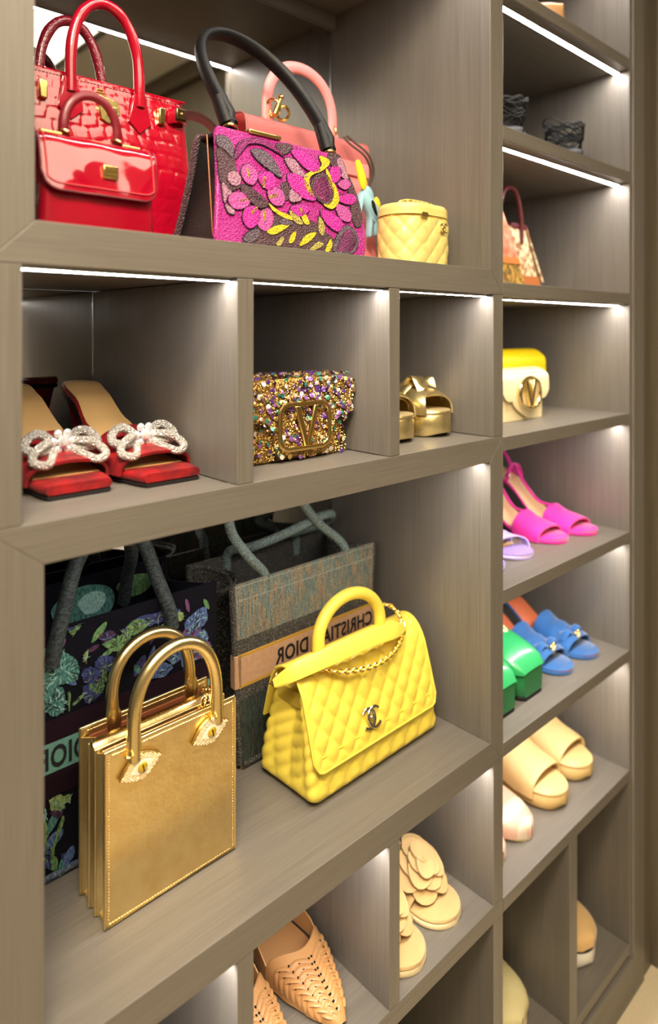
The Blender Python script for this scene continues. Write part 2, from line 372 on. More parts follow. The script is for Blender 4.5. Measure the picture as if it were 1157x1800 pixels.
# motif outlines in millimetres on the panels they lie on
BEAD = [
 ('brown','field',[(-96.5,102.6),(-76.7,104.3),(-74.3,78.4),(-71.0,64.9),(-88.8,57.3),(-96.1,67.0),(-96.6,84.7)]),
 ('brown','field',[(-76.2,5.2),(-65.0,17.7),(-39.8,30.5),(-28.3,40.0),(-7.6,38.3),(25.2,37.7),(43.3,26.6),(54.3,18.8),(48.3,5.1),(-23.4,5.1),(-60.8,4.8)]),
 ('brown','field',[(63.7,124.0),(88.8,126.2),(97.5,105.3),(79.6,110.6),(67.4,110.8)]),
 ('brown','field',[(105.2,103.0),(107.8,75.1),(106.1,46.8),(92.9,39.5),(89.5,63.3)]),
 ('brown','field',[(-15.8,121.2),(8.9,124.5),(-5.4,111.3)]),
 ('brown','field',[(-15.0,75.4),(-1.0,79.6),(0.5,69.1),(-12.0,57.8)]),
 ('mag3','plume',[(-74.5,94.6),(-67.4,112.3),(-49.1,121.1),(-26.3,121.4),(-7.1,108.8),(-17.2,112.4),(-37.1,117.1),(-55.1,113.6),(-66.3,102.2)]),
 ('grey','leaf',[(-50.9,108.2),(-33.1,110.0),(-19.4,98.1),(-13.8,83.0),(-31.0,89.7),(-47.2,99.5)]),
 ('grey','leaf',[(-93.8,115.1),(-81.1,115.7),(-75.2,106.6),(-79.0,95.8),(-87.5,102.3),(-95.1,104.8)]),
 ('pink','petal',[(-63.3,89.4),(-53.5,90.1),(-47.4,80.8),(-54.0,69.5),(-63.6,70.0),(-69.0,79.3)]),
 ('mag2','petal',[(-44.6,83.3),(-28.8,86.9),(-23.2,78.3),(-29.3,66.9),(-39.4,67.5),(-46.3,74.7)]),
 ('pink','petal',[(-31.4,69.7),(-18.5,69.5),(-13.3,60.8),(-18.8,51.2),(-31.7,51.0),(-36.9,61.7)]),
 ('pink','petal',[(-84.4,55.3),(-70.0,58.0),(-61.3,52.2),(-67.3,43.3),(-82.0,39.1),(-89.1,46.4)]),
 ('mag2','petal',[(-67.5,42.3),(-55.0,44.9),(-51.0,35.3),(-58.0,24.4),(-68.1,21.0),(-73.8,30.6)]),
 ('pink','petal',[(-50.9,39.3),(-37.7,45.1),(-32.8,35.4),(-41.1,21.8),(-51.2,20.7),(-55.4,28.7)]),
 ('brown','flower_centre',[(-70.8,65.9),(-59.4,65.6),(-41.2,54.9),(-38.3,49.1),(-50.2,44.5),(-61.6,50.1),(-69.4,57.1)]),
 ('pale','flower_heart',[(-61.3,60.2),(-52.8,60.4),(-43.9,53.5),(-49.3,50.7),(-58.5,54.6)]),
 ('pale','blossom',[(-85.1,76.7),(-76.5,79.7),(-70.5,75.0),(-72.4,66.7),(-80.9,64.4),(-86.6,68.5)]),
 ('mag2','petal',[(-5.1,88.0),(11.7,90.7),(24.1,81.3),(33.2,64.5),(12.8,63.9),(-2.1,73.0)]),
 ('mag2','petal',[(5.0,117.2),(22.3,121.3),(38.0,112.5),(46.3,101.5),(31.1,97.4),(16.7,104.3)]),
 ('pale','petal',[(-5.3,107.0),(8.9,107.3),(18.1,95.7),(24.1,89.6),(6.2,90.5),(-2.2,97.8)]),
 ('mag2','petal',[(39.4,53.6),(59.5,50.5),(71.9,40.7),(61.8,30.2),(47.8,35.4),(40.0,43.8)]),
 ('pink','petal',[(64.6,62.4),(79.9,62.1),(88.4,54.0),(82.7,44.2),(67.9,47.0)]),
 ('mag2','petal',[(71.2,73.5),(92.7,80.0),(100.5,74.1),(90.1,66.2),(73.1,66.9)]),
 ('pink','petal',[(71.9,88.5),(86.5,97.2),(94.4,91.9),(84.0,83.8)]),
 ('mag2','petal',[(62.8,105.4),(73.5,111.1),(82.6,106.4),(74.0,93.4),(63.5,89.5)]),
 ('mag2','petal',[(-5.6,51.2),(11.6,56.6),(22.1,52.6),(9.3,42.4),(-4.2,42.9)]),
 ('pale','leaf',[(-3.8,70.6),(4.5,71.8),(11.1,62.0),(-1.9,57.0),(-6.4,59.6)]),
 ('brown','heart_border',[(32.6,89.2),(51.8,99.5),(62.9,89.4),(63.0,73.5),(52.5,61.3),(38.2,63.4),(29.0,73.2)]),
 ('pink','flower_heart',[(36.4,86.5),(51.1,95.5),(59.0,84.3),(58.1,71.0),(47.6,64.0),(37.0,69.9),(32.0,77.6)]),
 ('yellow','swoosh',[(47.8,118.8),(62.0,117.9),(61.9,111.0),(47.6,100.6),(32.5,93.6),(25.9,83.8),(31.4,65.8),(21.3,73.2),(18.5,84.8),(23.3,93.3),(39.0,101.4),(50.4,108.3)]),
 ('yellow','swoosh',[(56.8,105.5),(64.6,92.0),(70.1,79.1),(70.2,67.7),(57.6,56.6),(44.1,60.4),(58.7,66.1),(60.3,79.9),(56.0,92.9)]),
 ('pale','leaf',[(76.6,119.3),(89.7,122.9),(95.4,110.9),(91.5,98.5),(80.6,99.1),(78.0,110.3)]),
 ('yellow','leaf',[(-44.0,19.4),(-30.2,27.4),(-12.1,30.4),(-20.4,23.9),(-35.6,17.0)]),
 ('yellow','stem',[(-36.3,51.0),(-25.0,44.6),(-7.3,40.4),(-3.1,36.2),(-18.3,37.4),(-32.8,44.0)]),
 ('yellow2','leaf',[(-9.6,45.8),(1.3,43.5),(8.3,33.3),(-2.9,34.2)]),
 ('yellow','leaf',[(5.6,53.0),(14.4,45.1),(18.2,34.4),(9.5,35.5)]),
 ('yellow2','leaf',[(35.0,44.7),(41.1,35.1),(36.9,22.9),(31.4,27.5)]),
 ('yellow','leaf',[(-15.3,9.9),(-10.7,19.1),(-3.6,23.5),(-7.7,12.7)]),
 ('yellow','leaf',[(-0.5,7.9),(11.3,21.2),(27.0,25.4),(15.7,14.8)]),
 ('yellow2','leaf',[(13.3,4.0),(26.9,14.6),(36.3,12.8),(25.4,6.3)]),
 ('yellow','leaf',[(37.7,6.0),(48.0,19.8),(48.9,11.7),(42.3,4.2)]),
 ('yellow2','leaf',[(-33.4,6.7),(-24.3,15.7),(-22.2,12.8),(-28.4,5.5)]),
 ('grey','leaf',[(-25.6,32.0),(-15.8,36.9),(-5.9,32.1),(-17.0,28.8)]),
 ('grey','oval_border',[(50.0,6.3),(61.0,26.1),(77.1,39.0),(91.7,33.7),(93.9,20.2),(81.8,6.7),(62.9,3.6)]),
 ('pink','oval',[(56.3,8.4),(64.2,23.7),(77.7,34.1),(90.1,30.1),(90.6,19.9),(78.3,8.0),(64.0,6.4)]),
 ('grey','leaf',[(-76.2,8.3),(-66.2,17.6),(-54.5,20.2),(-56.8,12.1),(-67.9,5.2)]),
 ('pale','sprig',[(-94.5,65.3),(-88.4,60.3),(-83.3,55.1),(-89.4,52.3),(-93.9,43.8),(-95.2,51.5)]),
 ('pale','sprig',[(-92.9,43.0),(-83.4,37.3),(-85.1,33.2),(-91.7,35.3)]),
 ('yellow','stamen',[(-61.4,85.7),(-58.5,85.5),(-57.8,77.1),(-60.7,76.6)]),
 ('yellow','stamen',[(-40.1,79.9),(-36.3,79.4),(-40.0,68.5),(-42.7,70.1)]),
 ('yellow','stamen',[(-34.7,59.9),(-24.1,63.5),(-24.6,60.5),(-33.4,56.6)]),
 ('yellow','stamen',[(-74.7,49.9),(-64.7,53.3),(-64.3,50.9),(-73.8,48.1)]),
 ('yellow','stamen',[(-61.9,39.0),(-53.8,45.1),(-54.2,42.0),(-61.2,35.7)]),
 ('yellow','stamen',[(-46.1,42.0),(-43.1,42.3),(-44.1,32.0),(-46.6,31.7)]),
 ('yellow2','leaf',[(91.9,117.3),(99.9,117.5),(102.6,111.6),(96.5,108.2)]),
]
EMBRO = [
 ('teal','elephant_head',[(-78.0,243.9),(-63.9,240.3),(-52.8,233.9),(-41.4,222.7),(-38.5,210.4),(-41.4,201.9),(-49.0,201.4),(-58.4,202.2),(-78.0,205.6)]),
 ('tealp','highlight',[(-74.8,237.4),(-62.1,236.9),(-54.6,228.9),(-58.4,219.0),(-69.4,215.3),(-76.6,223.3)]),
 ('blue','petal',[(-20.9,213.1),(-11.9,217.8),(0.4,210.9),(2.5,198.4),(-7.8,199.9),(-17.9,205.3)]),
 ('blue','petal',[(-35.6,207.5),(-23.9,209.2),(-11.9,197.4),(-15.9,190.1),(-31.7,195.3)]),
 ('blue','petal',[(-1.6,203.7),(8.8,202.2),(6.7,189.1),(-3.7,190.7)]),
 ('green','petal_vein',[(-14.9,204.3),(-8.8,208.1),(-7.8,192.1),(-11.9,188.3),(-19.9,191.1),(-15.9,196.9)]),
 ('green','leaf',[(15.1,239.9),(28.0,247.2),(43.4,237.6),(32.4,230.7),(19.4,230.7)]),
 ('green','leaf',[(-11.9,231.4),(4.6,233.2),(17.2,235.3),(20.4,220.3),(10.9,215.4),(-5.7,222.7)]),
 ('blue','leaf',[(8.8,238.8),(15.1,238.9),(20.4,228.3),(15.1,222.0)]),
 ('purple','leaf',[(-15.9,241.4),(-3.7,242.6),(2.5,235.8),(-11.9,232.4)]),
 ('blue','petal',[(21.5,246.0),(54.7,246.7),(82.7,243.0),(77.9,235.9),(54.7,234.3),(32.4,234.8)]),
 ('lime','sprig',[(60.4,230.6),(75.6,234.5),(82.7,239.9),(88.2,234.1),(85.1,228.6),(70.9,229.6)]),
 ('blue2','ruffle',[(89.9,224.0),(102.1,231.2),(118.3,235.3),(120.9,217.2),(109.5,211.8),(94.7,212.0)]),
 ('purple2','ruffle',[(87.5,209.9),(99.6,221.2),(112.0,217.6),(112.0,204.6),(97.2,198.4)]),
 ('blue2','ruffle',[(99.6,201.9),(117.1,207.4),(123.4,194.6),(109.5,190.3)]),
 ('purple2','ruffle',[(97.2,185.6),(117.1,194.4),(126.0,187.3),(123.4,177.1),(102.1,175.4)]),
 ('blue2','ruffle',[(63.9,196.3),(77.9,200.2),(94.7,190.7),(89.9,183.7),(73.2,180.8)]),
 ('blue2','ruffle',[(41.2,183.3),(52.4,189.7),(73.2,178.7),(63.9,169.3),(43.4,174.4)]),
 ('purple2','ruffle',[(77.9,196.0),(92.3,199.9),(102.1,190.5),(94.7,184.3)]),
 ('blue','leaf',[(-52.8,273.2),(-34.6,272.8),(-35.6,260.7),(-47.1,256.5)]),
 ('green','leaf',[(-49.0,257.1),(-41.4,264.3),(-35.6,260.7),(-45.2,250.3)]),
 ('purple','leaf',[(-72.1,251.2),(-61.1,253.3),(-62.1,246.2),(-71.2,245.4)]),
 ('lime','sprig',[(-33.7,224.0),(-28.8,230.0),(-29.8,220.8),(-32.7,217.9)]),
 ('teal','elephant_trunk',[(-77.6,206.1),(-68.9,201.6),(-55.7,198.3),(-54.4,185.8),(-55.7,172.9),(-66.3,172.4),(-71.5,177.6),(-77.2,185.1)]),
 ('tealp','tusk',[(-76.6,194.0),(-68.9,180.6),(-70.2,179.1),(-77.2,190.3)]),
 ('tealp','tusk',[(-62.3,199.3),(-53.0,183.9),(-54.4,181.8),(-63.0,195.6)]),
 ('blue','petal',[(-34.6,190.7),(-22.7,189.2),(-14.2,180.7),(-19.9,173.1),(-31.2,173.8)]),
 ('green','petal_vein',[(-27.0,190.7),(-18.5,193.2),(-9.8,184.7),(-15.6,178.4),(-24.2,182.9)]),
 ('green','stem',[(-50.4,189.7),(-48.3,188.9),(-48.7,173.0),(-50.1,173.5)]),
 ('green','stem',[(-44.9,176.9),(-35.3,184.2),(-34.0,182.3),(-42.9,175.5)]),
 ('lime','sprig',[(-70.2,83.9),(-61.0,87.5),(-54.4,80.4),(-55.7,70.4),(-65.0,72.2)]),
 ('purple','bud',[(-67.6,73.4),(-57.0,69.7),(-59.7,61.7),(-66.3,67.5)]),
 ('lime','sprig',[(-55.0,82.1),(-47.7,82.0),(-49.0,75.2),(-53.7,76.1)]),
 ('green','stem',[(-76.0,68.3),(-73.4,67.1),(-72.1,37.6),(-74.0,36.0)]),
 ('green','stem',[(-57.0,60.4),(-55.0,58.1),(-66.3,31.9),(-67.8,34.1)]),
 ('green','leaf',[(-68.9,33.3),(-66.3,37.2),(-65.0,24.6),(-67.6,20.7)]),
 ('blue','leaf',[(-76.0,29.1),(-70.2,27.4),(-68.2,17.1),(-72.7,17.0)]),
 ('blue2','leaf',[(-75.3,5.3),(-62.3,7.4),(-42.2,8.6),(-43.6,4.0),(-59.7,0.6),(-71.5,-0.8)]),
 ('tealp','leaf',[(-76.6,77.8),(-73.4,78.8),(-73.4,69.7),(-76.3,69.8)]),
]
# ------------------------------------------------------------------ shared materials for bags and shoes
GOLDM = mat('gold_metal', (240,208,130), 0.2, 1.0)
SILV = mat('polished_silver', (215,208,190), 0.15, 1.0)
YEL = mat('yellow_leather', (236,212,84), 0.40, bump=('vor', 900, 0.08), vary=((230,204,74), 25, 0.7))
YELD = mat('yellow_lining', (186,158,52), 0.6, bump=('noise', 500, 0.1))
STITCHY = mat('yellow_thread', (222,192,60), 0.7, bump=('noise', 900, 0.2))
BLACK = mat('black_leather', (13,12,13), 0.5, spec=0.3, bump=('vor', 700, 0.1))
def quilt(s, z, ps=0.029, pz=0.033, A=0.0046, o=0.0):
    a = (s/ps + z/pz)+o; b = (s/ps - z/pz)+o
    return A*abs(math.sin(PI*a)*math.sin(PI*b))**0.40 - A*0.5
def rrect(hx, yf, yb, r, nf=48, ns=20, na=4):
    """rounded rectangle ring, counter-clockwise from the front left; gives (x, y, nx, ny)"""
    out = []
    def seg(x0, y0, x1, y1, n, nx, ny):
        for i in range(n): t = i/n; out.append((x0+(x1-x0)*t, y0+(y1-y0)*t, nx, ny))
    def arc(cx, cy, a0):
        for i in range(na):
            a = a0 + PI/2*i/na; out.append((cx+r*math.cos(a), cy+r*math.sin(a), math.cos(a), math.sin(a)))
    seg(-hx+r, yf, hx-r, yf, nf, 0, -1); arc(hx-r, yf+r, -PI/2)
    seg(hx, yf+r, hx, yb-r, ns, 1, 0); arc(hx-r, yb-r, 0)
    seg(hx-r, yb, -hx+r, yb, nf, 0, 1); arc(-hx+r, yb-r, PI/2)
    seg(-hx, yb-r, -hx, yf+r, ns, -1, 0); arc(-hx+r, yf+r, PI)
    return out
def interlocked(parent, c, rad, m, th=0.0022, tilt=0.0, name='clasp'):
    """two interlocked open rings facing -y"""
    mb = MB()
    for sgn in (-1, 1):
        pts = []
        for i in range(21):
            a = R(42) + (2*PI-R(84))*i/20
            pts.append((c[0]+sgn*(rad*0.45+rad*math.cos(a)), c[1]-0.0006*sgn+tilt*rad*math.sin(a), c[2]+rad*math.sin(a)))
        mb.tube(pts, th, 8, flat=(1.0, 0.7), up=(0,-1,0))
    return mb.build(name, m, parent)
def chain(path, L=0.0075, wd=0.0026, r=0.0009):
    """links along a path, joined"""
    P = [Vector(p) for p in path]; mb = MB()
    d = [0]
    for a, b in zip(P, P[1:]): d.append(d[-1]+(b-a).length)
    n = max(2, int(d[-1]/(L*0.72)))
    for k in range(n):
        s = d[-1]*(k+0.5)/n
        i = max(j for j in range(len(d)) if d[j] <= s); i = min(i, len(P)-2)
        t = (P[i+1]-P[i]).normalized(); c = P[i]+t*(s-d[i])
        a = Vector((0,0,1)) if abs(t.z) < 0.9 else Vector((0,1,0))
        n1 = (a-t*a.dot(t)).normalized(); n2 = t.cross(n1)
        ax = n1 if k % 2 else n2
        side = t.cross(ax)
        mb.tube([c+t*(L/2)*math.cos(2*PI*q/12)+side*wd*math.sin(2*PI*q/12) for q in range(12)], r, 6, closed=True, up=ax)
    return mb
def dashes(path, step, ln, wd, normal, lift=0.0004):
    """stitches along a path lying on a surface with the given normal"""
    mb = MB(); P = [Vector(p) for p in path]; N = Vector(normal).normalized()
    for a, b in zip(P, P[1:]):
        t = (b-a); L = t.length
        if L < 1e-6: continue
        t.normalize(); s = t.cross(N)
        for k in range(int(L/step)):
            c = a+t*(k+0.5)*step+N*lift*0.4
            vs = [c-t*ln/2-s*wd/2, c+t*ln/2-s*wd/2, c+t*ln/2+s*wd/2, c-t*ln/2+s*wd/2]
            top = [c-t*ln/3+N*lift, c+t*ln/3+N*lift]
            mb.add(vs+top, [(0,1,5,4), (1,2,5), (2,3,4,5), (3,0,4)])
    return mb
# ------------------------------------------------------------------ yellow quilted handbag
def yellow_handbag():
    t = thing('quilted_handbag', 'large yellow quilted leather handbag with round handle, chain strap and silver clasp', 'handbag', (0.657, 0.122, 0.655), 1.2)
    rings = []
    N = 44
    for j in range(N+1):
        v = j/N; z = 0.002+0.128*v
        hx = 0.1225-0.006*v**2; yf = -0.055+0.030*v**1.1; yb = 0.055-0.030*v**1.1
        inset = 0.014*math.exp(-(z/0.006)**2)*0.6
        ring = []; s = 0; prev = None
        for (x, y, nx, ny) in rrect(hx-inset, yf+inset, yb-inset, 0.010):
            if prev: s += math.hypot(x-prev[0], y-prev[1])
            prev = (x, y)
            q = quilt(s-hx, z)*min(1, v*10)
            side = abs(nx) > 0.9
            pin = 0
            if side:
                k = (y-yf)/(yb-yf); pin = -0.020*math.sin(PI*min(max(k,0),1))**1.5*v**0.9
                q += pin
            ring.append((x+nx*q, y+ny*q, z))
        rings.append(ring)
    MB().loft(rings).build('body', YEL, t, ang=80)
    # flap: profile over the top
    prof = cr_open([(0.046,0.075),(0.034,0.118),(0.024,0.140),(0.006,0.151),(-0.012,0.147),(-0.026,0.130),(-0.034,0.108),(-0.0535,0.040)], 8)
    d = [0]
    for a, b in zip(prof, prof[1:]): d.append(d[-1]+(b-a).length)
    Lf = d[-1]
    def pro(s):
        s = min(max(s, 0), Lf)
        i = max(j for j in range(len(d)) if d[j] <= s); i = min(i, len(prof)-2)
        k = (s-d[i])/(d[i+1]-d[i]); p = prof[i]+(prof[i+1]-prof[i])*k
        tt = (prof[i+1]-prof[i]).normalized(); return p, Vector((-tt.y, tt.x))*-1
    HW = 0.1185
    def flap(u, v, off=0.0, q=True):
        x = (u*2-1)*HW
        rc = 0.014; e = max(0, abs(x)-(HW-rc))
        end = Lf-(rc-math.sqrt(max(rc*rc-e*e, 0)))
        s = v*end
        p, n = pro(s)
        if n.x > 0 and s > Lf*0.5: n = -n
        if s < Lf*0.45 and n.y < 0: n = -n
        edge = min(1, (HW-abs(x))/0.010, (end-s)/0.012)
        front = min(1, max(0, (s-Lf*0.38)/0.02))
        h = quilt(x, Lf-s)*max(0, edge)*front if q else 0
        return (x, p.x+n.x*(h+off), p.y+n.y*(h+off))
    mb = MB(); mb.shell(lambda u, v: flap(u, v, 0.002), 110, 90, -0.0028)
    f = mb.build('flap', YEL, t, ang=70)
    n = 24; pth = [flap(0, 0.35+0.65*i/n, 0.0014, False) for i in range(n)]+[flap(i/40, 1, 0.0014, False) for i in range(41)]+[flap(1, 1-0.65*i/n, 0.0014, False) for i in range(1, n+1)]
    MB().tube(pth, 0.0017, 8).build('piping', YEL, f)
    hem = [flap(0.035+0.93*i/40, 0.93, 0.0015, False) for i in range(41)]
    MB().tube(hem, 0.0008, 6).build('stitching', STITCHY, f)
    # gusset mouths under the flap
    for sgn in (-1, 1):
        MB().shell(lambda u, v: (sgn*(0.1135-0.006*math.sin(PI*u)), -0.023+0.046*u, 0.108+0.018*v-0.006*math.sin(PI*u)), 14, 4, 0.0015).build('gusset', YELD, t)
    # handle
    arch = [(-0.060+0.0, 0.004, 0.140), (-0.0605, 0.004, 0.165)]
    arch += [(0.0605*math.cos(PI-PI*i/22), 0.004+0.004*math.sin(PI*i/22), 0.163+0.047*math.sin(PI*i/22)) for i in range(23)]
    arch += [(0.060, 0.004, 0.140)]
    MB().tube(arch, 0.0084, 16).build('handle', YEL, t)
    for sx in (-1, 1):
        MB().torus((sx*0.0605, 0.004, 0.151), 0.0088, 0.0016, (0,0,1), 18, 6).build('handle_ring', GOLDM, t)
    # strap lying over the front of the top
    sp = cr_open([(-0.139,0.000,0.140),(-0.120,-0.022,0.157),(-0.075,-0.036,0.166),(-0.010,-0.040,0.168),(0.045,-0.036,0.160),(0.082,-0.024,0.150)], 7)
    MB().ribbon(sp, lambda k: 0.021-0.011*abs(2*k-1)**4, 0.0030, (0,0.45,0.9)).build('shoulder_strap', YEL, t, ang=22)
    cp = cr_open([(-0.088,-0.030,0.152),(-0.055,-0.040,0.140),(-0.005,-0.045,0.132),(0.040,-0.040,0.134),(0.070,-0.030,0.145),(0.083,-0.018,0.158),(0.083,0.000,0.172),(0.068,0.008,0.176),(0.062,0.012,0.160)], 8)
    MB().add(*(lambda m: (m.v, m.f))(chain(cp, 0.0085, 0.0030, 0.0011))).build('chain', GOLDM, t)
    MB().tube(cp, 0.0016, 6).build('chain_leather', YEL, t)
    c2 = cr_open([(-0.139,0.002,0.139),(-0.130,0.014,0.134),(-0.110,0.020,0.140)], 6)
    chain(c2, 0.008, 0.0028, 0.0010).build('chain', GOLDM, t)
    interlocked(t, (-0.017, -0.0515, 0.071), 0.0115, SILV, 0.0021, tilt=0.25)
    MB().sphere((-0.017, -0.051, 0.071), 0.0035, 12, 8).build('turn_lock', SILV, t)
    return t
yellow_handbag()
# ------------------------------------------------------------------ gold accordion handbag
GLD = mat('gold_foil_leather', (248,224,164), 0.34, 1.0, bump=('noise', 120, 0.22), vary=((238,208,142), 60, 1.2))
GLD2 = mat('gold_leather_smooth', (246,224,166), 0.26, 1.0, bump=('noise', 300, 0.06), vary=((240,214,150), 90, 0.8))
LINING = mat('russet_lining', (118,62,34), 0.55, bump=('noise', 400, 0.1))
THREADG = mat('gold_thread', (250,214,140), 0.35, 1.0)
def gold_handbag():
    t = thing('gold_handbag', 'metallic gold square handbag with accordion sides, two handles and jewelled eyes', 'handbag', (0.359, 0.111, 0.655), 0.5)
    HX = 0.0765
    ys = [-0.027, -0.006, 0.008, 0.029]; hs = [0.170, 0.164, 0.164, 0.170]
    for k, (y, h) in enumerate(zip(ys, hs)):
        th = 0.0034
        p = MB().box(-HX, HX, y-th/2, y+th/2, 0.0005, h).build('front_panel' if k == 0 else ('back_panel' if k == 3 else 'inner_panel'), GLD, t, bevel=0.0011)
        if k in (0, 3):
            MB().tube([(-HX+0.001, y-th/2, 0.002), (HX-0.001, y-th/2, 0.002), (HX-0.001, y-th/2, h-0.001), (-HX+0.001, y-th/2, h-0.001)], 0.0011, 6, closed=True).build('piping', GLD2, p)
        e = 0.0045
        path = [(-HX+e, y-th/2, e), (HX-e, y-th/2, e), (HX-e, y-th/2, h-e), (-HX+e, y-th/2, h-e), (-HX+e, y-th/2, e)]
        dashes(path, 0.0030, 0.0022, 0.0009, (0,-1,0), 0.0006).build('stitching', THREADG, p, smooth=False)
    for k in range(3):
        y0, y1 = ys[k]+0.0017, ys[k+1]-0.0017; h = min(hs[k], hs[k+1])-0.004; ym = (y0+y1)/2
        for sx in (-1, 1):
            xo = HX-0.002; xi = HX-(0.012 if k != 1 else 0.006)
            MB().loft([[(sx*xo, y0, z), (sx*xi, ym, z), (sx*xo, y1, z), (sx*(xo-0.0018), y1, z), (sx*(xi-0.0022), ym, z), (sx*(xo-0.0018), y0, z)] for z in [0.001]+[h*i/12+0.001*math.sin(i*2.1) for i in range(1, 13)]]).build('gusset', GLD2, t, ang=25)
        MB().box(-HX+0.004, HX-0.004, y0, y1, 0.0, 0.004).build('base_fold', GLD2, t, smooth=False)
        MB().box(-HX+0.010, HX-0.010, y0+0.0002, y0+0.0012, 0.02, h-0.001).build('lining', LINING, t, smooth=False)
        MB().box(-HX+0.010, HX-0.010, y1-0.0012, y1-0.0002, 0.02, h-0.001).build('lining', LINING, t, smooth=False)
    # zip over the middle pocket
    zt = MB().shell(lambda u, v: (-HX+0.001+(2*HX-0.012)*u, -0.006+0.014*v, 0.162+0.006*math.sin(PI*v)), 20, 8, 0.001).build('zip_tape', GLD2, t)
    mb = MB()
    for i in range(60):
        x = -HX+0.003+i*0.00235; mb.box(x, x+0.0013, -0.001, 0.003, 0.1675, 0.1695)
    mb.build('zip_teeth', GOLDM, zt, smooth=False)
    MB().box(0.058, 0.066, -0.003, 0.005, 0.168, 0.173).build('zip_slider', GOLDM, zt, bevel=0.001)
    chain([(0.052,-0.002,0.172),(0.050,-0.010,0.181),(0.047,-0.014,0.172),(0.044,-0.012,0.162),(0.047,-0.008,0.156)], 0.009, 0.003, 0.0011).build('chain', GOLDM, t)
    # handles
    def handle(x0, x1, yb, yt, zb, zt_, nm):
        c = (x0+x1)/2; hw = (x1-x0)/2; pts = []
        for i in range(31):
            a = PI-PI*i/30
            s = math.sin(a)**0.8 if math.sin(a) > 0 else 0
            pts.append((c+hw*math.cos(a)*(1+0.05*math.sin(a)), yb+(yt-yb)*s, zb+0.020+(zt_-zb-0.020)*s))
        pts = [(x0, yb, zb)] + pts + [(x1, yb, zb)]
        h = MB().tube(pts, lambda k: 0.0066+0.0012*abs(2*k-1)**12, 14).build(nm, GLD2, t)
        MB().tube([(p[0]*0.93+c*0.07, p[1]-0.0045, p[2]-0.002) for p in pts[3:-3]], 0.0009, 6).build('seam', THREADG, h)
        return h
    handle(-0.046, 0.051, -0.0285, -0.030, 0.152, 0.250, 'handle')
    handle(-0.040, 0.054, 0.0305, 0.034, 0.156, 0.239, 'handle')
    for x in (-0.046, 0.051):
        for (yy, nm) in ((-0.030, 'handle_tab'), (0.026, 'handle_tab')):
            xx = x if yy < 0 else x+(0.006 if x < 0 else 0.003)
            pl = [(xx+0.0105*math.cos(a)*(0.75+0.25*math.sin(a)), 0.160+0.020*math.sin(a)) for a in [2*PI*i/24 for i in range(24)]]
            MB().prism_y(pl, yy-0.0012, yy+0.0012).build(nm, GLD2, t, bevel=0.0006)
        MB().torus((x-0.008, -0.0335, 0.160), 0.0042, 0.0010, (0.3,0.2,1), 16, 6).build('ring', GOLDM, t)
    # jewelled eyes
    STONE = mat('rhinestone', (250,238,205), 0.08, 0.35, spec=0.9, coat=0.6, bump=('vor', 600, 0.2))
    EYEW = mat('eye_enamel', (236,226,196), 0.12, coat=0.6, bump=('noise', 200, 0.02))
    IRIS = mat('iris_stone', (206,160,32), 0.08, coat=1.0, vary=((150,128,30), 300, 1.2))
    def eye(cx, cz, tilt):
        e = thing_part('eye_ornament', t, (cx, -0.0312, cz), tilt)
        def ves(a, b, n=16):
            up = [(-a+2*a*i/n, b*(1-(abs(-1+2*i/n))**1.8)) for i in range(n+1)]
            lo = [(a-2*a*i/n, -b*0.85*(1-(abs(1-2*i/n))**1.8)) for i in range(1, n)]
            return up+lo
        MB().prism_y(ves(0.0235, 0.0150), -0.0022, 0.0016).build('setting', GOLDM, e, bevel=0.0006)
        mb = MB(); rr = random.Random(3)
        for i in range(-14, 15):
            for j in range(-10, 11):
                x = i*0.0021+(j % 2)*0.00105; z = j*0.0018; 
                k = abs(x)/0.0225
                if k >= 1: continue
                lim = 0.0140*(1-k**1.8); lo = -lim*0.85
                if not (lo+0.0006 < z < lim-0.0006): continue
                ki = abs(x-0.001)/0.0130; li = 0.0072*(1-min(1, ki)**2)
                if ki < 1 and -li*0.9 < z < li: continue
                mb.sphere((x, -0.0024, z), 0.00082, 6, 4)
        mb.build('rhinestones', STONE, e, smooth=False)
        MB().prism_y([(p[0]+0.001, p[1]) for p in ves(0.0132, 0.0074)], -0.0030, -0.001).build('eye_white', EYEW, e, bevel=0.0008)
        MB().sphere((0.001, -0.0028, 0), 0.0056, 18, 10, 1, 0.35, 1).build('iris', IRIS, e)
        MB().box(0.0005, 0.0017, -0.0050, -0.0044, -0.0036, 0.0036).build('pupil', BLACK, e, smooth=False)
    eye(-0.040, 0.143, -12); eye(0.041, 0.145, -12)
def thing_part(name, parent, loc, tilt_y):
    """a small part group: an Empty would read as a thing, so the first mesh carries the rest"""
    o = MB().sphere((0, 0.0006, 0), 0.0012, 6, 4).build(name, GOLDM, parent)
    o.location = loc; o.rotation_euler = (0, R(tilt_y), 0); return o
gold_handbag()
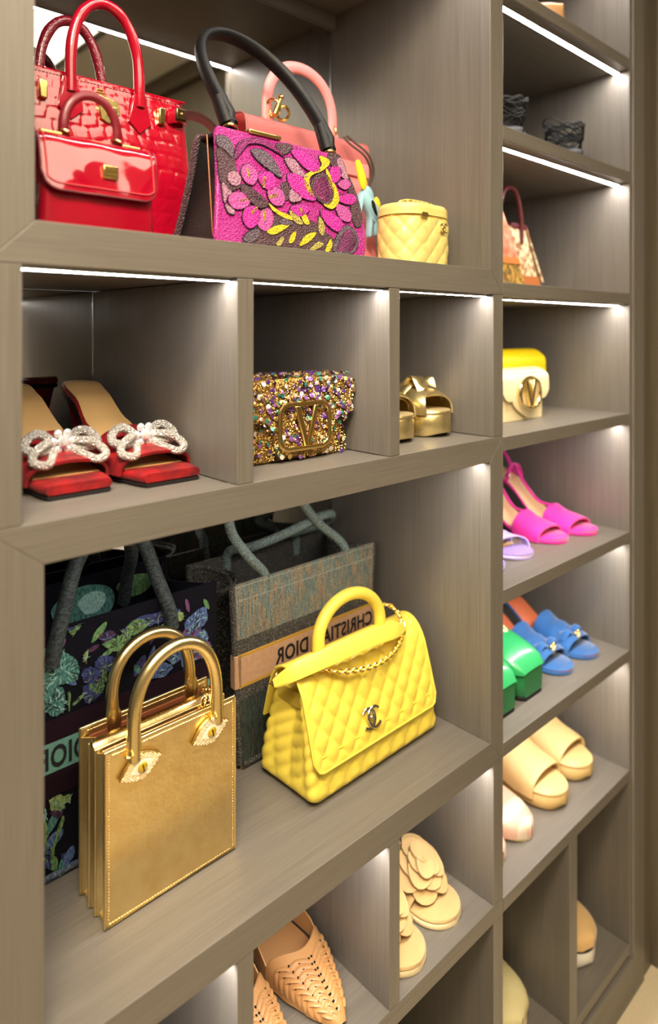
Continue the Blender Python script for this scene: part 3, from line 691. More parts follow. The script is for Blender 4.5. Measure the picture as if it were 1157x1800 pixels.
# ------------------------------------------------------------------ applique helper
def outline_poly(pts, grow):
    c = Vector((sum(p[0] for p in pts)/len(pts), sum(p[1] for p in pts)/len(pts)))
    out = []; n = len(pts)
    area = sum(pts[i][0]*pts[(i+1) % n][1]-pts[(i+1) % n][0]*pts[i][1] for i in range(n))
    sg = 1 if area > 0 else -1
    for i in range(n):
        a = Vector(pts[i-1]); b = Vector(pts[i]); d = Vector(pts[(i+1) % n])
        t = (d-a)
        if t.length < 1e-9: out.append(b); continue
        t.normalize(); out.append(b+Vector((t.y, -t.x))*grow*sg)
    return out
def motif(parent, name, pts, m, fn, lift0, lift1, smooth_n=4):
    """a raised flat piece; fn(x, z, off) -> point on the panel"""
    q = cr_closed(pts, smooth_n); n = len(q); mb = MB()
    mb.add([fn(p[0], p[1], lift0) for p in q]+[fn(p[0], p[1], lift1) for p in q],
           [tuple(range(n, 2*n)), tuple(range(n-1, -1, -1))]+[(i, (i+1) % n, n+(i+1) % n, n+i) for i in range(n)])
    return mb.build(name, m, parent, ang=30)
# ------------------------------------------------------------------ grey tweed tote
def tweed(name, cols, sx=260, sz=18, dark=0.0):
    if name in MATS: return MATS[name]
    m = bpy.data.materials.new(name); m.use_nodes = True; nt = m.node_tree; b = nt.nodes['Principled BSDF']
    tc = nt.nodes.new('ShaderNodeTexCoord')
    def noise(sc, det=3):
        mp = nt.nodes.new('ShaderNodeMapping'); mp.inputs['Scale'].default_value = sc; nt.links.new(tc.outputs['Object'], mp.inputs[0])
        n = nt.nodes.new('ShaderNodeTexNoise'); n.inputs['Scale'].default_value = 1; n.inputs['Detail'].default_value = det
        nt.links.new(mp.outputs[0], n.inputs['Vector']); return n.outputs['Fac']
    a = noise((sx, 40, sz)); f = noise((1400, 900, 1400), 1)
    cr = nt.nodes.new('ShaderNodeValToRGB'); cr.color_ramp.interpolation = 'LINEAR'
    while len(cr.color_ramp.elements) < len(cols): cr.color_ramp.elements.new(0.5)
    for i, c in enumerate(cols):
        e = cr.color_ramp.elements[i]; e.position = 0.30+0.40*i/(len(cols)-1); e.color = lin(c)
    nt.links.new(a, cr.inputs[0])
    r2 = nt.nodes.new('ShaderNodeMapRange'); r2.inputs[1].default_value = 0.38; r2.inputs[2].default_value = 0.62; r2.inputs[3].default_value = 0.35; r2.inputs[4].default_value = 1.35
    nt.links.new(f, r2.inputs[0])
    mx = nt.nodes.new('ShaderNodeMix'); mx.data_type = 'RGBA'; mx.blend_type = 'MULTIPLY'; mx.inputs[0].default_value = 1
    nt.links.new(cr.outputs[0], mx.inputs[6]); nt.links.new(r2.outputs[0], mx.inputs[7])
    nt.links.new(mx.outputs[2], b.inputs['Base Color'])
    bn = nt.nodes.new('ShaderNodeBump'); bn.inputs['Strength'].default_value = 0.8; bn.inputs['Distance'].default_value = 0.001
    nt.links.new(f, bn.inputs['Height']); nt.links.new(bn.outputs[0], b.inputs['Normal'])
    b.inputs['Roughness'].default_value = 0.7
    MATS[name] = m; return m
TW = tweed('tweed_multicolour', [(58,84,84),(122,152,142),(82,104,106),(176,132,84),(112,142,134),(70,92,94),(158,172,156)], 420, 20)
TWD = tweed('tweed_dark', [(26,27,27),(60,58,53),(30,31,30),(206,198,178)], 1100, 1100)
TWL = tweed('tweed_lower', [(30,36,34),(60,74,62),(36,36,34),(92,90,70)], 300, 40)
TAN = mat('tan_band', (196,156,116), 0.75, bump=('noise', 1200, 0.4), vary=((182,140,104), 200, 1))
GEDGE = mat('gold_band_edge', (206,160,66), 0.5, 0.3, bump=('noise', 1200, 0.4))
INK = mat('black_lettering', (16,15,16), 0.8, bump=('noise', 1200, 0.3))
ROPE = tweed('tweed_handle', [(60,80,80),(150,172,164),(66,86,90),(160,140,110)], 700, 700)
def tote(t, hx0, hx1, d, h, lean, mats, sag=0.006):
    """open box tote: front, back, folded gussets, base, rim"""
    up, ins = mats
    def fr(x, z, off):          # a point on the front panel, x as share of the half width
        return (x, -d/2 + lean*z - off, z)
    f = MB().shell(lambda u, v: ((2*u-1)*(hx0+(hx1-hx0)*v), -d/2+lean*h*v, h*v), 8, 8, 0.004).build('front_panel', up, t)
    MB().shell(lambda u, v: ((2*u-1)*(hx0+(hx1-hx0)*v), d/2-lean*h*v, h*v), 8, 8, -0.004).build('back_panel', ins, t)
    for sx in (-1, 1):
        rings = []
        for j in range(9):
            v = j/8; hx = hx0+(hx1-hx0)*v; yf = -d/2+lean*h*v+0.004; yb = d/2-lean*h*v-0.004
            fold = 0.004+0.030*v
            pts = []
            for i in range(9):
                k = i/8; pts.append((sx*(hx-0.001-fold*math.sin(PI*k)**1.2), yf+(yb-yf)*k, 0.003+(h-0.006)*v))
            pts += [(p[0]-sx*0.0025, p[1], p[2]) for p in reversed(pts)]
            rings.append(pts)
        MB().loft(rings).build('gusset', ins, t, ang=60)
    MB().box(-hx0+0.004, hx0-0.004, -d/2+0.004, d/2-0.004, 0, 0.004).build('base', ins, t, smooth=False)
    return f, fr
def grey_tote():
    d = 0.112; hx0, hx1, h = 0.121, 0.134, 0.243
    t = thing('tweed_tote', 'grey green tweed tote with tan lettered band, behind the yellow quilted handbag', 'tote bag', (0.640, 0.190+d/2, 0.655), 0.6)
    f, fr = tote(t, hx0, hx1, d, h, 0.0, (TW, TWD))
    def hx(z): return hx0+(hx1-hx0)*z/h
    def band(nm, z0, z1, m, off, th=0.0012, ins=0.0):
        mb = MB(); a, b = hx(z0)-ins, hx(z1)-ins; y = -d/2-off
        mb.prism_y([(-a, z0), (a, z0), (b, z1), (-b, z1)], y-th, y+0.0004); o = mb.build(nm, m, f, bevel=0.0004); return o
    band('lower_panel', 0.001, 0.092, TWL, 0.0)
    band('speckled_band', 0.092, 0.108, TWD, 0.0003)
    band('gold_edge', 0.108, 0.1125, GEDGE, 0.0006)
    nb = band('name_band', 0.1125, 0.1475, TAN, 0.0006)
    band('gold_edge', 0.1475, 0.152, GEDGE, 0.0006)
    band('speckled_band', 0.152, 0.171, TWD, 0.0003)
    tm = text_mb('CHRISTIAN DIOR', 0.192, 0.0215, 0.0006, True).xf(Matrix.Translation((0.030, -d/2-0.0017, 0.130)))
    tm.build('lettering', INK, nb, smooth=False, label='mirrored dark CHRISTIAN DIOR lettering')
    for z in (0.222, 0.240): dashes([(-hx(z)+0.002, -d/2, z), (hx(z)-0.002, -d/2, z)], 0.0042, 0.003, 0.0008, (0,-1,0), 0.0007).build('stitching', mat('pale_thread', (168,178,168), 0.7, bump=('noise',500,.1)), f, smooth=False)
    # corner binding
    for sx in (-1, 1):
        for y in (-d/2+0.004, d/2-0.004):
            MB().tube([(sx*hx(0.004), y, 0.006), (sx*hx(0.12), y, 0.12), (sx*hx(h), y, h)], 0.0048, 8).build('binding', TWD, t)
    for sx in (-1, 1): MB().box(sx*hx(.13)-0.0055, sx*hx(.13)+0.0055, -d/2-0.0018, -d/2+0.009, 0.1085, 0.1515).build('band_end', TAN, f, bevel=0.001)
    MB().tube([(-hx(.004)+0.002, -d/2+0.002, 0.006), (hx(.004)-0.002, -d/2+0.002, 0.006)], 0.0055, 8).build('binding', TWD, t)
    # gathered lip of the left gusset
    MB().tube(cr_closed([(-0.133, -0.045, 0.238), (-0.112, -0.015, 0.236), (-0.108, 0.02, 0.238), (-0.133, 0.048, 0.240), (-0.150, 0.02, 0.232), (-0.148, -0.02, 0.230)], 6), 0.0028, 8, closed=True).build('gusset_rim', TWD, t)
    rr = 0.0068
    h1 = cr_open([(-0.074,-0.047,0.215),(-0.077,-0.047,0.243),(-0.104,-0.050,0.272),(-0.127,-0.040,0.310),(-0.122,-0.034,0.345),(-0.080,-0.028,0.374),(-0.020,-0.026,0.360),(0.018,-0.026,0.312),(0.040,-0.030,0.285),(0.074,-0.047,0.250),(0.078,-0.047,0.215)], 7)
    MB().tube(h1, rr, 12).build('handle', ROPE, t)
    h2 = cr_open([(-0.070,0.054,0.215),(-0.070,0.045,0.250),(-0.055,0.010,0.262),(-0.010,-0.010,0.276),(0.045,-0.022,0.292),(0.078,-0.016,0.290),(0.090,0.002,0.274),(0.078,0.020,0.264),(0.040,0.035,0.256),(0.062,0.050,0.245),(0.066,0.055,0.215)], 7)
    MB().tube(h2, rr, 12).build('handle', ROPE, t)
grey_tote()
# ------------------------------------------------------------------ dark floral tote
NAVY = mat('navy_canvas', (11,11,18), 0.9, spec=0.12, bump=('noise', 900, 0.4), vary=((17,15,24), 120, 1))
PLUM = mat('plum_canvas', (34,15,24), 0.9, spec=0.12, bump=('wave', 500, 0.3), vary=((34,18,26), 400, 1.2))
def thread(name, c, c2): return mat(name, c, 0.75, bump=('noise', 420, 0.9), vary=(c2, 330, 1.3), stretch=(1.6, 1, 0.7))
EM = {'teal': thread('thread_teal', (92,150,138), (22,70,66)), 'tealp': thread('thread_pale_teal', (176,210,200), (100,160,148)),
      'blue': thread('thread_blue', (62,70,130), (24,26,70)), 'blue2': thread('thread_sky', (98,124,170), (36,44,92)),
      'green': thread('thread_green', (120,160,92), (34,80,58)), 'lime': thread('thread_lime', (172,190,120), (70,100,60)),
      'purple': thread('thread_plum', (84,36,74), (40,18,44)), 'purple2': thread('thread_mauve', (138,78,126), (70,34,84))}
def floral_tote():
    d = 0.130; hx0, hx1, h = 0.128, 0.134, 0.262
    t = thing('floral_tote', 'dark navy floral embroidered tote with teal lettered band, behind the gold handbag', 'tote bag', (0.336, 0.176+d/2, 0.655), 0)
    f, fr = tote(t, hx0, hx1, d, h, 0.0, (NAVY, NAVY))
    def fn(x, z, off): return (x, -d/2-off, z)
    for (c, nm, pts) in EMBRO:
        pts = [(max(-0.129, min(0.131, p[0]/1000)), max(0.002, min(0.259, p[1]/1000))) for p in pts]
        pc = cr_closed(pts, 5)
        q = [(p.x+rnd.uniform(-.0009, .0009), p.y+rnd.uniform(-.0009, .0009)) for p in pc]
        motif(f, nm, q, EM[c], fn, 0.0, 0.0012 + rnd.uniform(0, .0006), 1)
    # small scattered leaves between the large motifs
    for _ in range(46):
        x = rnd.uniform(-.122, .126); z = rnd.choice([rnd.uniform(.172, .252), rnd.uniform(.008, .084)]); a = rnd.uniform(0, PI); L = rnd.uniform(.006, .013); w_ = L*rnd.uniform(.25, .5)
        ca, sa = math.cos(a), math.sin(a)
        q = [(x+ca*u-sa*v, z+sa*u+ca*v) for u, v in ((-L, 0), (-L*.3, w_), (L*.5, w_*.8), (L, 0), (L*.4, -w_), (-L*.4, -w_*.8))]
        motif(f, 'small_leaf', [(max(-.129, min(.130, p[0])), max(.003, min(.258, p[1]))) for p in q], EM[rnd.choice(['purple','purple2','blue','blue2','green','teal'])], fn, 0.0, 0.0009+rnd.uniform(0, .0003), 3)
    # loose satin stitches that give the embroidery its strokes
    def inside(x, z, pg):
        c = False; j = len(pg)-1
        for i in range(len(pg)):
            if (pg[i][1] > z) != (pg[j][1] > z) and x < (pg[j][0]-pg[i][0])*(z-pg[i][1])/(pg[j][1]-pg[i][1]+1e-12)+pg[i][0]: c = not c
            j = i
        return c
    strokes = {'tealp': MB(), 'lime': MB(), 'blue2': MB(), 'ink': MB()}
    for (c, nm, pts) in EMBRO:
        pg = [(p[0]/1000, p[1]/1000) for p in pts]; xs = [p[0] for p in pg]; zs = [p[1] for p in pg]
        cx = sum(xs)/len(xs); cz = min(zs)+0.35*(max(zs)-min(zs))
        n = int(24+(max(xs)-min(xs))*(max(zs)-min(zs))*90000)
        for _ in range(n):
            x = rnd.uniform(min(xs)-.002, max(xs)+.002); z = rnd.uniform(min(zs)-.002, max(zs)+.002)
            if not (-0.128 < x < 0.129 and 0.004 < z < 0.258) or not inside(x, z, pg) or 0.088 < z < 0.168: continue
            a = math.atan2(z-cz, x-cx)+rnd.uniform(-.3, .3); L = rnd.uniform(.002, .0055); w_ = rnd.uniform(.0003, .0007)
            dx, dz = math.cos(a)*L, math.sin(a)*L; nx, nz = -math.sin(a)*w_, math.cos(a)*w_
            k = {'teal': ('tealp','ink'), 'tealp': ('tealp','ink'), 'blue': ('blue2','lime','ink'), 'blue2': ('blue2','tealp','ink'), 'green': ('lime','ink'), 'lime': ('lime','tealp'), 'purple': ('blue2','ink'), 'purple2': ('blue2','ink','tealp')}[c]
            y = -d/2-0.0019
            strokes[rnd.choice(k)].add([(x-dx, y, z-dz), (x+nx, y-.0004, z+nz), (x+dx, y, z+dz), (x-nx, y-.0004, z-nz)], [(0,1,2,3)])
    for k, mb in strokes.items():
        mb.build('satin_stitches', EM.get(k, INK), f, smooth=False, kind='stuff')
    MB().box(-0.130, 0.130, -d/2-0.0010, -d/2+0.0004, 0.145, 0.168).build('plum_band', PLUM, f, smooth=False)
    MB().box(-0.130, 0.130, -d/2-0.0010, -d/2+0.0004, 0.088, 0.114).build('plum_band', PLUM, f, smooth=False)
    nb = MB().box(-0.131, 0.131, -d/2-0.0014, -d/2+0.0004, 0.114, 0.145).build('name_band', mat('teal_band', (104,150,132), 0.8, bump=('noise', 1000, 0.4), vary=((92,138,122), 200, 1)), f, smooth=False)
    tm = text_mb('CHRISTIAN DIOR', 0.176, 0.0235, 0.0005, True).xf(Matrix.Translation((0.004, -d/2-0.0015, 0.1295)))
    tm.build('lettering', INK, nb, smooth=False, label='mirrored black CHRISTIAN DIOR lettering')
    for sx in (-1, 1):
        for y in (-d/2+0.003, d/2-0.003): MB().tube([(sx*hx0, y, 0.004), (sx*hx1, y, h)], 0.0036, 8).build('binding', NAVY, t)
    MB().tube([(-hx0, -d/2+0.002, 0.005), (hx0, -d/2+0.002, 0.005)], 0.0045, 8).build('binding', mat('thread_grey_blue', (92,104,122), .8, bump=('noise',400,.8), vary=((40,46,62),300,1.3)), t)
    bi = t.children[1]
    def fb(x, z, off): return (x, d/2-0.005-off, z)
    for c, nm, cx, cz, a, b in [('teal','elephant_back',0.020,0.222,0.040,0.030),('tealp','highlight',0.030,0.228,0.018,0.014),('blue','leaf',-0.060,0.215,0.022,0.020),('green','leaf',-0.075,0.205,0.018,0.016),('green','leaf',0.090,0.235,0.026,0.014)]:
        motif(bi, nm, [(cx+a*math.cos(k)*(1+.12*math.sin(3*k)), cz+b*math.sin(k)) for k in [2*PI*i/9 for i in range(9)]], EM[c], fb, 0.0, 0.0020 if nm == 'highlight' else 0.0012, 4)
    HM = mat('floral_handle', (14,14,20), 0.7, bump=('noise', 300, 0.8), vary=((58,70,68), 240, 1.6), stretch=(1,1,1.5))
    def handle(y, pts): 
        MB().tube(cr_open([(p[0], y+p[2], p[1]) for p in pts], 7), 0.0082, 12).build('handle', HM, t)
    # front handle leans back, rear handle stands behind it
    handle(-d/2-0.006, [(-0.070,0.228,0),(-0.066,0.250,-.001),(-0.054,0.285,0.004),(-0.036,0.322,0.018),(-0.008,0.348,0.030),(0.026,0.350,0.032),(0.046,0.325,0.024),(0.056,0.285,0.010),(0.066,0.250,0),(0.070,0.226,0)])
    handle(d/2-0.012, [(-0.070,0.220,0),(-0.070,0.262,-.004),(-0.060,0.310,-.03),(-0.030,0.346,-.055),(0.010,0.354,-.065),(0.040,0.338,-.062),(0.056,0.300,-.050),(0.066,0.262,-.020),(0.070,0.220,0)])
floral_tote()
# ------------------------------------------------------------------ beaded floral handbag (upper bay)
ZT = 1.315
def beads(name, c, c2, sc=650): return mat(name, c, 0.38, bump=('vor', sc, 0.9), vary=(c2, 500, 1.2), coat=0.25)
BEADM = {'mag': beads('beads_magenta', (196,38,150), (164,20,122)), 'mag2': beads('beads_hot_pink', (222,30,168), (196,20,148)),
         'pink': beads('beads_pink', (220,92,176), (184,60,142)), 'pale': beads('beads_pale', (206,150,178), (128,84,104)),
         'grey': beads('beads_grey', (120,100,116), (60,46,58)), 'brown': beads('beads_brown', (98,62,72), (62,36,46)),
         'yellow': beads('beads_yellow', (240,216,24), (222,186,16)), 'yellow2': beads('beads_olive', (198,186,96), (150,128,50)),
         'mag3': beads('beads_deep_magenta', (150,20,116), (120,10,92)),
         'line': beads('beads_outline', (44,24,36), (30,16,24))}
def beaded_handbag():
    t = thing('beaded_handbag', 'magenta and yellow flower beaded handbag with tall black handle', 'handbag', (0.484, 0.030, ZT), 0)
    K = 0.1938; D = 0.092; hgt = 0.128
    def fn(x, z, off): return (x, K*z-off, z)
    def half(z):
        v = z/hgt
        xl = -0.111+0.017*v+0.003*math.sin(PI*v); xr = 0.104+0.010*math.sin(PI*min(1, v*1.15))-0.020*v**2
        return xl, xr
    def outline(n=14):
        L = []; Rr = []
        for i in range(n+1):
            z = hgt*i/n; a, b = half(z); L.append((a, z)); Rr.append((b, z))
        # rounded top corners
        L[-1] = (L[-1][0]+0.004, L[-1][1]); Rr[-1] = (Rr[-1][0]-0.008, hgt-0.001); Rr[-2] = (Rr[-2][0]-0.001, Rr[-2][1])
        return [(-0.108, 0.0005)]+L[1:]+Rr[:0:-1]+[(0.100, 0.0005)]
    ol = outline(); n = len(ol)
    mb = MB(); mb.add([fn(p[0], p[1], 0) for p in ol]+[fn(p[0], p[1], -0.006) for p in ol], [tuple(range(n)), tuple(range(2*n-1, n-1, -1))]+[(i, n+i, n+(i+1) % n, (i+1) % n) for i in range(n)])
    f = mb.build('front_panel', BEADM['mag'], t, bevel=0.0025, seg=3)
    for (c, nm, pts) in BEAD:
        q = []
        for p in pts:
            z = max(0.002, min(hgt-0.002, p[1]/1000)); a, b = half(z); q.append((max(a+0.001, min(b-0.001, p[0]/1000)), z))
        big = nm in ('field',)
        l0 = 0.0008 if big else 0.0016
        w_ = 0.0009
        motif(f, nm+'_outline', [tuple(p) for p in outline_poly([tuple(v) for v in cr_closed(q, 3)], w_)], BEADM['line'], fn, 0, l0, 1)
        motif(f, nm, q, BEADM[c], fn, 0, l0+0.0007, 4)
    # back panel leans the other way
    mb = MB(); mb.add([(p[0], D-K*p[1], p[1]) for p in ol]+[(p[0], D-K*p[1]-0.006, p[1]) for p in ol], [tuple(range(n)), tuple(range(2*n-1, n-1, -1))]+[(i, n+i, n+(i+1) % n, (i+1) % n) for i in range(n)])
    mb.build('back_panel', BEADM['brown'], t, bevel=0.0025, seg=3)
    # black gussets with a centre fold
    for sx in (-1, 1):
        rings = []
        for j in range(11):
            z = 0.001+(hgt-0.006)*j/10; a, b = half(z); xo = (a+0.006) if sx < 0 else (b-0.008)
            y0 = K*z+0.005; y1 = D-K*z-0.005; ym = (y0+y1)/2; fo = 0.012*j/10+0.002
            prof = [(0, y0), (fo*0.35, y0+(ym-y0)*0.5), (fo, ym), (fo*0.35, ym+(y1-ym)*0.5), (0, y1)]
            ring = [(xo-sx*p[0], p[1], z) for p in prof]+[(xo-sx*(p[0]+0.002), p[1], z) for p in reversed(prof)]
            rings.append(ring)
        MB().loft(rings).build('gusset', BLACK, t, ang=50)
        xo = -0.1025 if sx < 0 else 0.088
        MB().tube([(xo, 0.0160, 0.012), (xo+0.008*(-sx)*-1*0.0+0.004*(-sx), K*0.118+0.010, 0.118)], 0.0007, 6).build('frame_edge', mat('copper_edge', (120,70,44), 0.4, 0.7, bump=('noise', 300, .05)), t)
    MB().box(-0.104, 0.096, 0.003, D-0.003, 0.0, 0.003).build('base', BLACK, t, smooth=False)
    # frame top and clasp bar
    MB().box(-0.088, 0.076, 0.026, 0.066, hgt-0.010, hgt-0.004).build('frame', BLACK, t, bevel=0.002)
    MB().box(-0.052, -0.008, 0.022, 0.030, hgt-0.001, hgt+0.0035).build('clasp', GOLDM, t, bevel=0.0012)
    pts = []
    for i in range(29):
        a = PI-PI*i/28; s = max(0, math.sin(a))**0.85
        pts.append((0.0085-0.016*s+0.0735*math.cos(a)*(1+0.20*math.sin(a)), 0.042+0.080*s, 0.148+0.127*s))
    pts = [(-0.066, 0.040, 0.132)]+pts+[(0.080, 0.040, 0.130)]
    MB().tube(pts, 0.0075, 14, flat=(1.25, 0.8)).build('handle', BLACK, t)
    for k, (a, b) in enumerate(((pts[0], pts[2]), (pts[-1], pts[-3]))):
        MB().cyl(Vector(a)+Vector((0,0,.004)), b, 0.0098, 0.0090, 14).build('handle_sleeve', BLACK, t)
        MB().torus((a[0], a[1]-0.002, a[2]), 0.0065, 0.0022, (0.3, 0.4, 1), 16, 8).build('handle_ring', GOLDM, t)
beaded_handbag()
# ------------------------------------------------------------------ red crocodile handbag
REDC = mat('red_crocodile', (176,8,40), 0.16, coat=0.8, bump=('noise', 260, 0.05), vary=((152,4,30), 40, 0.9))
REDD = mat('red_shade_and_stitch', (120,16,36), 0.25, coat=0.5, bump=('cell', 190, 0.25))  # darker red carrying the rear handle's shade; also colours the stitching
def croc(s, z, w=0.016):
    rows = [0, .010, .021, .034, .049, .065, .082, .100, .117, .132, .145, .156, .166, .175, .183, .2]
    zz = z + 0.0035*math.sin(s*42)+0.002*math.sin(s*95+1)
    i = 0
    while i < len(rows)-2 and zz > rows[i+1]: i += 1
    b = min(1, max(0, (zz-rows[i])/(rows[i+1]-rows[i])))
    wd = w*(0.75+0.5*math.sin(PI*min(1, z/0.19))) if 1 else w
    a = ((s+i*0.37*wd+0.002*math.sin(z*160))/wd) % 1
    e = lambda k: 1-abs(2*k-1)**7
    return 0.0007*(e(a)*e(b))
def red_handbag():
    t = thing('crocodile_handbag', 'large glossy red crocodile handbag with two rolled handles and gold hardware', 'handbag', (0.322, 0.212, ZT), -1.0)
    d = 0.118; h = 0.184; H0 = 0.104
    rings = []; N = 90
    for j in range(N+1):
        v = j/N; z = 0.002+(h-0.002)*v
        hx = H0+0.002*math.sin(PI*v)-0.004*v**3; yf = -d/2+0.016*v**1.5; yb = d/2-0.016*v**1.5
        ring = []; s = 0; prev = None
        for (x, y, nx, ny) in rrect(hx, yf, yb, 0.012, 130, 50, 5):
            if prev: s += math.hypot(x-prev[0], y-prev[1])
            prev = (x, y)
            q = croc(s, z)
            if abs(nx) > 0.9:
                k = (y-yf)/(yb-yf); q -= 0.014*math.sin(PI*min(max(k, 0), 1))*v
            ring.append((x+nx*q, y+ny*q, z))
        rings.append(ring)
    b = MB().loft(rings).build('body', REDC, t, ang=75)
    yt = -d/2+0.016
    MB().tube([(-H0+0.004, yt+0.001, h), (H0-0.004, yt+0.001, h)], 0.0018, 6).build('piping', REDC, b)
    dashes([(-H0+0.006, yt-0.0012, h-0.004), (H0-0.006, yt-0.0012, h-0.004)], 0.0036, 0.0026, 0.0008, (0,-1,0), 0.0006).build('stitching', REDD, b, smooth=False)
    def handle(yb, yt_, nm, m, zt_):
        pts = []
        for i in range(29):
            a = PI-PI*i/28; s = max(0, math.sin(a))**0.8
            pts.append((0.001+0.0385*math.cos(a)*(1+0.06*math.sin(a)), yb+(yt_-yb)*s, h-0.004+(zt_-h)*s))
        pts = [(-0.0375, yb, h-0.020)]+pts+[(0.0395, yb, h-0.020)]
        hd = MB().tube(pts, lambda k: 0.0060+0.0003*math.sin(k*150), 12).build('handle', m, t)
        return hd
    handle(yt-0.006, yt-0.004, 'handle', REDC, 0.272)
    handle(-yt+0.006, -yt+0.010, 'handle', REDD, 0.288)  # rear handle: its shade is put into the colour
    for x in (-0.0375, 0.0395):
        for yy in (yt-0.007, -yt+0.007):
            pl = [(x-0.007, h-0.006), (x+0.007, h-0.006), (x+0.012, h-0.030), (x+0.013, h-0.038), (x, h-0.050), (x-0.013, h-0.038), (x-0.012, h-0.030)]
            MB().prism_y(pl, yy-0.0015, yy+0.0022).build('handle_tab', REDC, t, bevel=0.001)
    # turn-lock plate, straps and pins
    PLATE = mat('pale_gold_plate', (238,214,140), 0.22, 1.0, bump=('noise', 150, 0.03))
    BRZ = mat('bronze_plate', (104,86,58), 0.25, 0.9, bump=('noise', 150, 0.05))
    yf = yt-0.006
    MB().prism_y([(-0.010, 0.168), (0.014, 0.164), (0.016, 0.150), (0.004, 0.138), (-0.006, 0.142)], yf-0.003, yf+0.004).build('lock_plate', PLATE, t, bevel=0.001)
    MB().cyl((0.006, yf-0.010, 0.152), (0.006, yf, 0.152), 0.0026, 0.0032, 12).build('lock_pin', GOLDM, t)
    MB().box(0.003, 0.009, yf-0.011, yf-0.009, 0.149, 0.155).build('turn_key', GOLDM, t, bevel=0.001)
    for sx in (-1, 1):
        MB().prism_y([(sx*0.062, 0.150), (sx*0.070, 0.151), (sx*0.071, 0.170), (sx*0.062, 0.169)], yf-0.004, yf+0.003).build('strap_pin', GOLDM, t, bevel=0.0014)
        MB().ribbon(cr_open([(sx*0.076, yf+0.001, 0.162), (sx*0.086, yf-0.007, 0.164), (sx*0.098, yf+0.002, 0.164)], 6), 0.017, 0.004, (0, 0, 1)).build('side_strap', REDC, t)
        MB().box(min(sx*0.080, sx*0.094), max(sx*0.080, sx*0.094), yf-0.0105, yf-0.0065, 0.157, 0.172).build('strap_plate', BRZ, t, bevel=0.002)
        MB().sphere((sx*0.087, yf-0.0105, 0.1645), 0.0022, 10, 6).build('rivet', GOLDM, t)
    stamp = MB()
    for i in range(3):
        w_ = (0.007, 0.010, 0.012)[i]; z = 0.1745-0.0028*i
        stamp.box(-0.004-w_/2, -0.004+w_/2, yf+0.0025, yf+0.0045, z, z+0.0012)
    stamp.build('foil_stamp', GOLDM, t, smooth=False)
red_handbag()
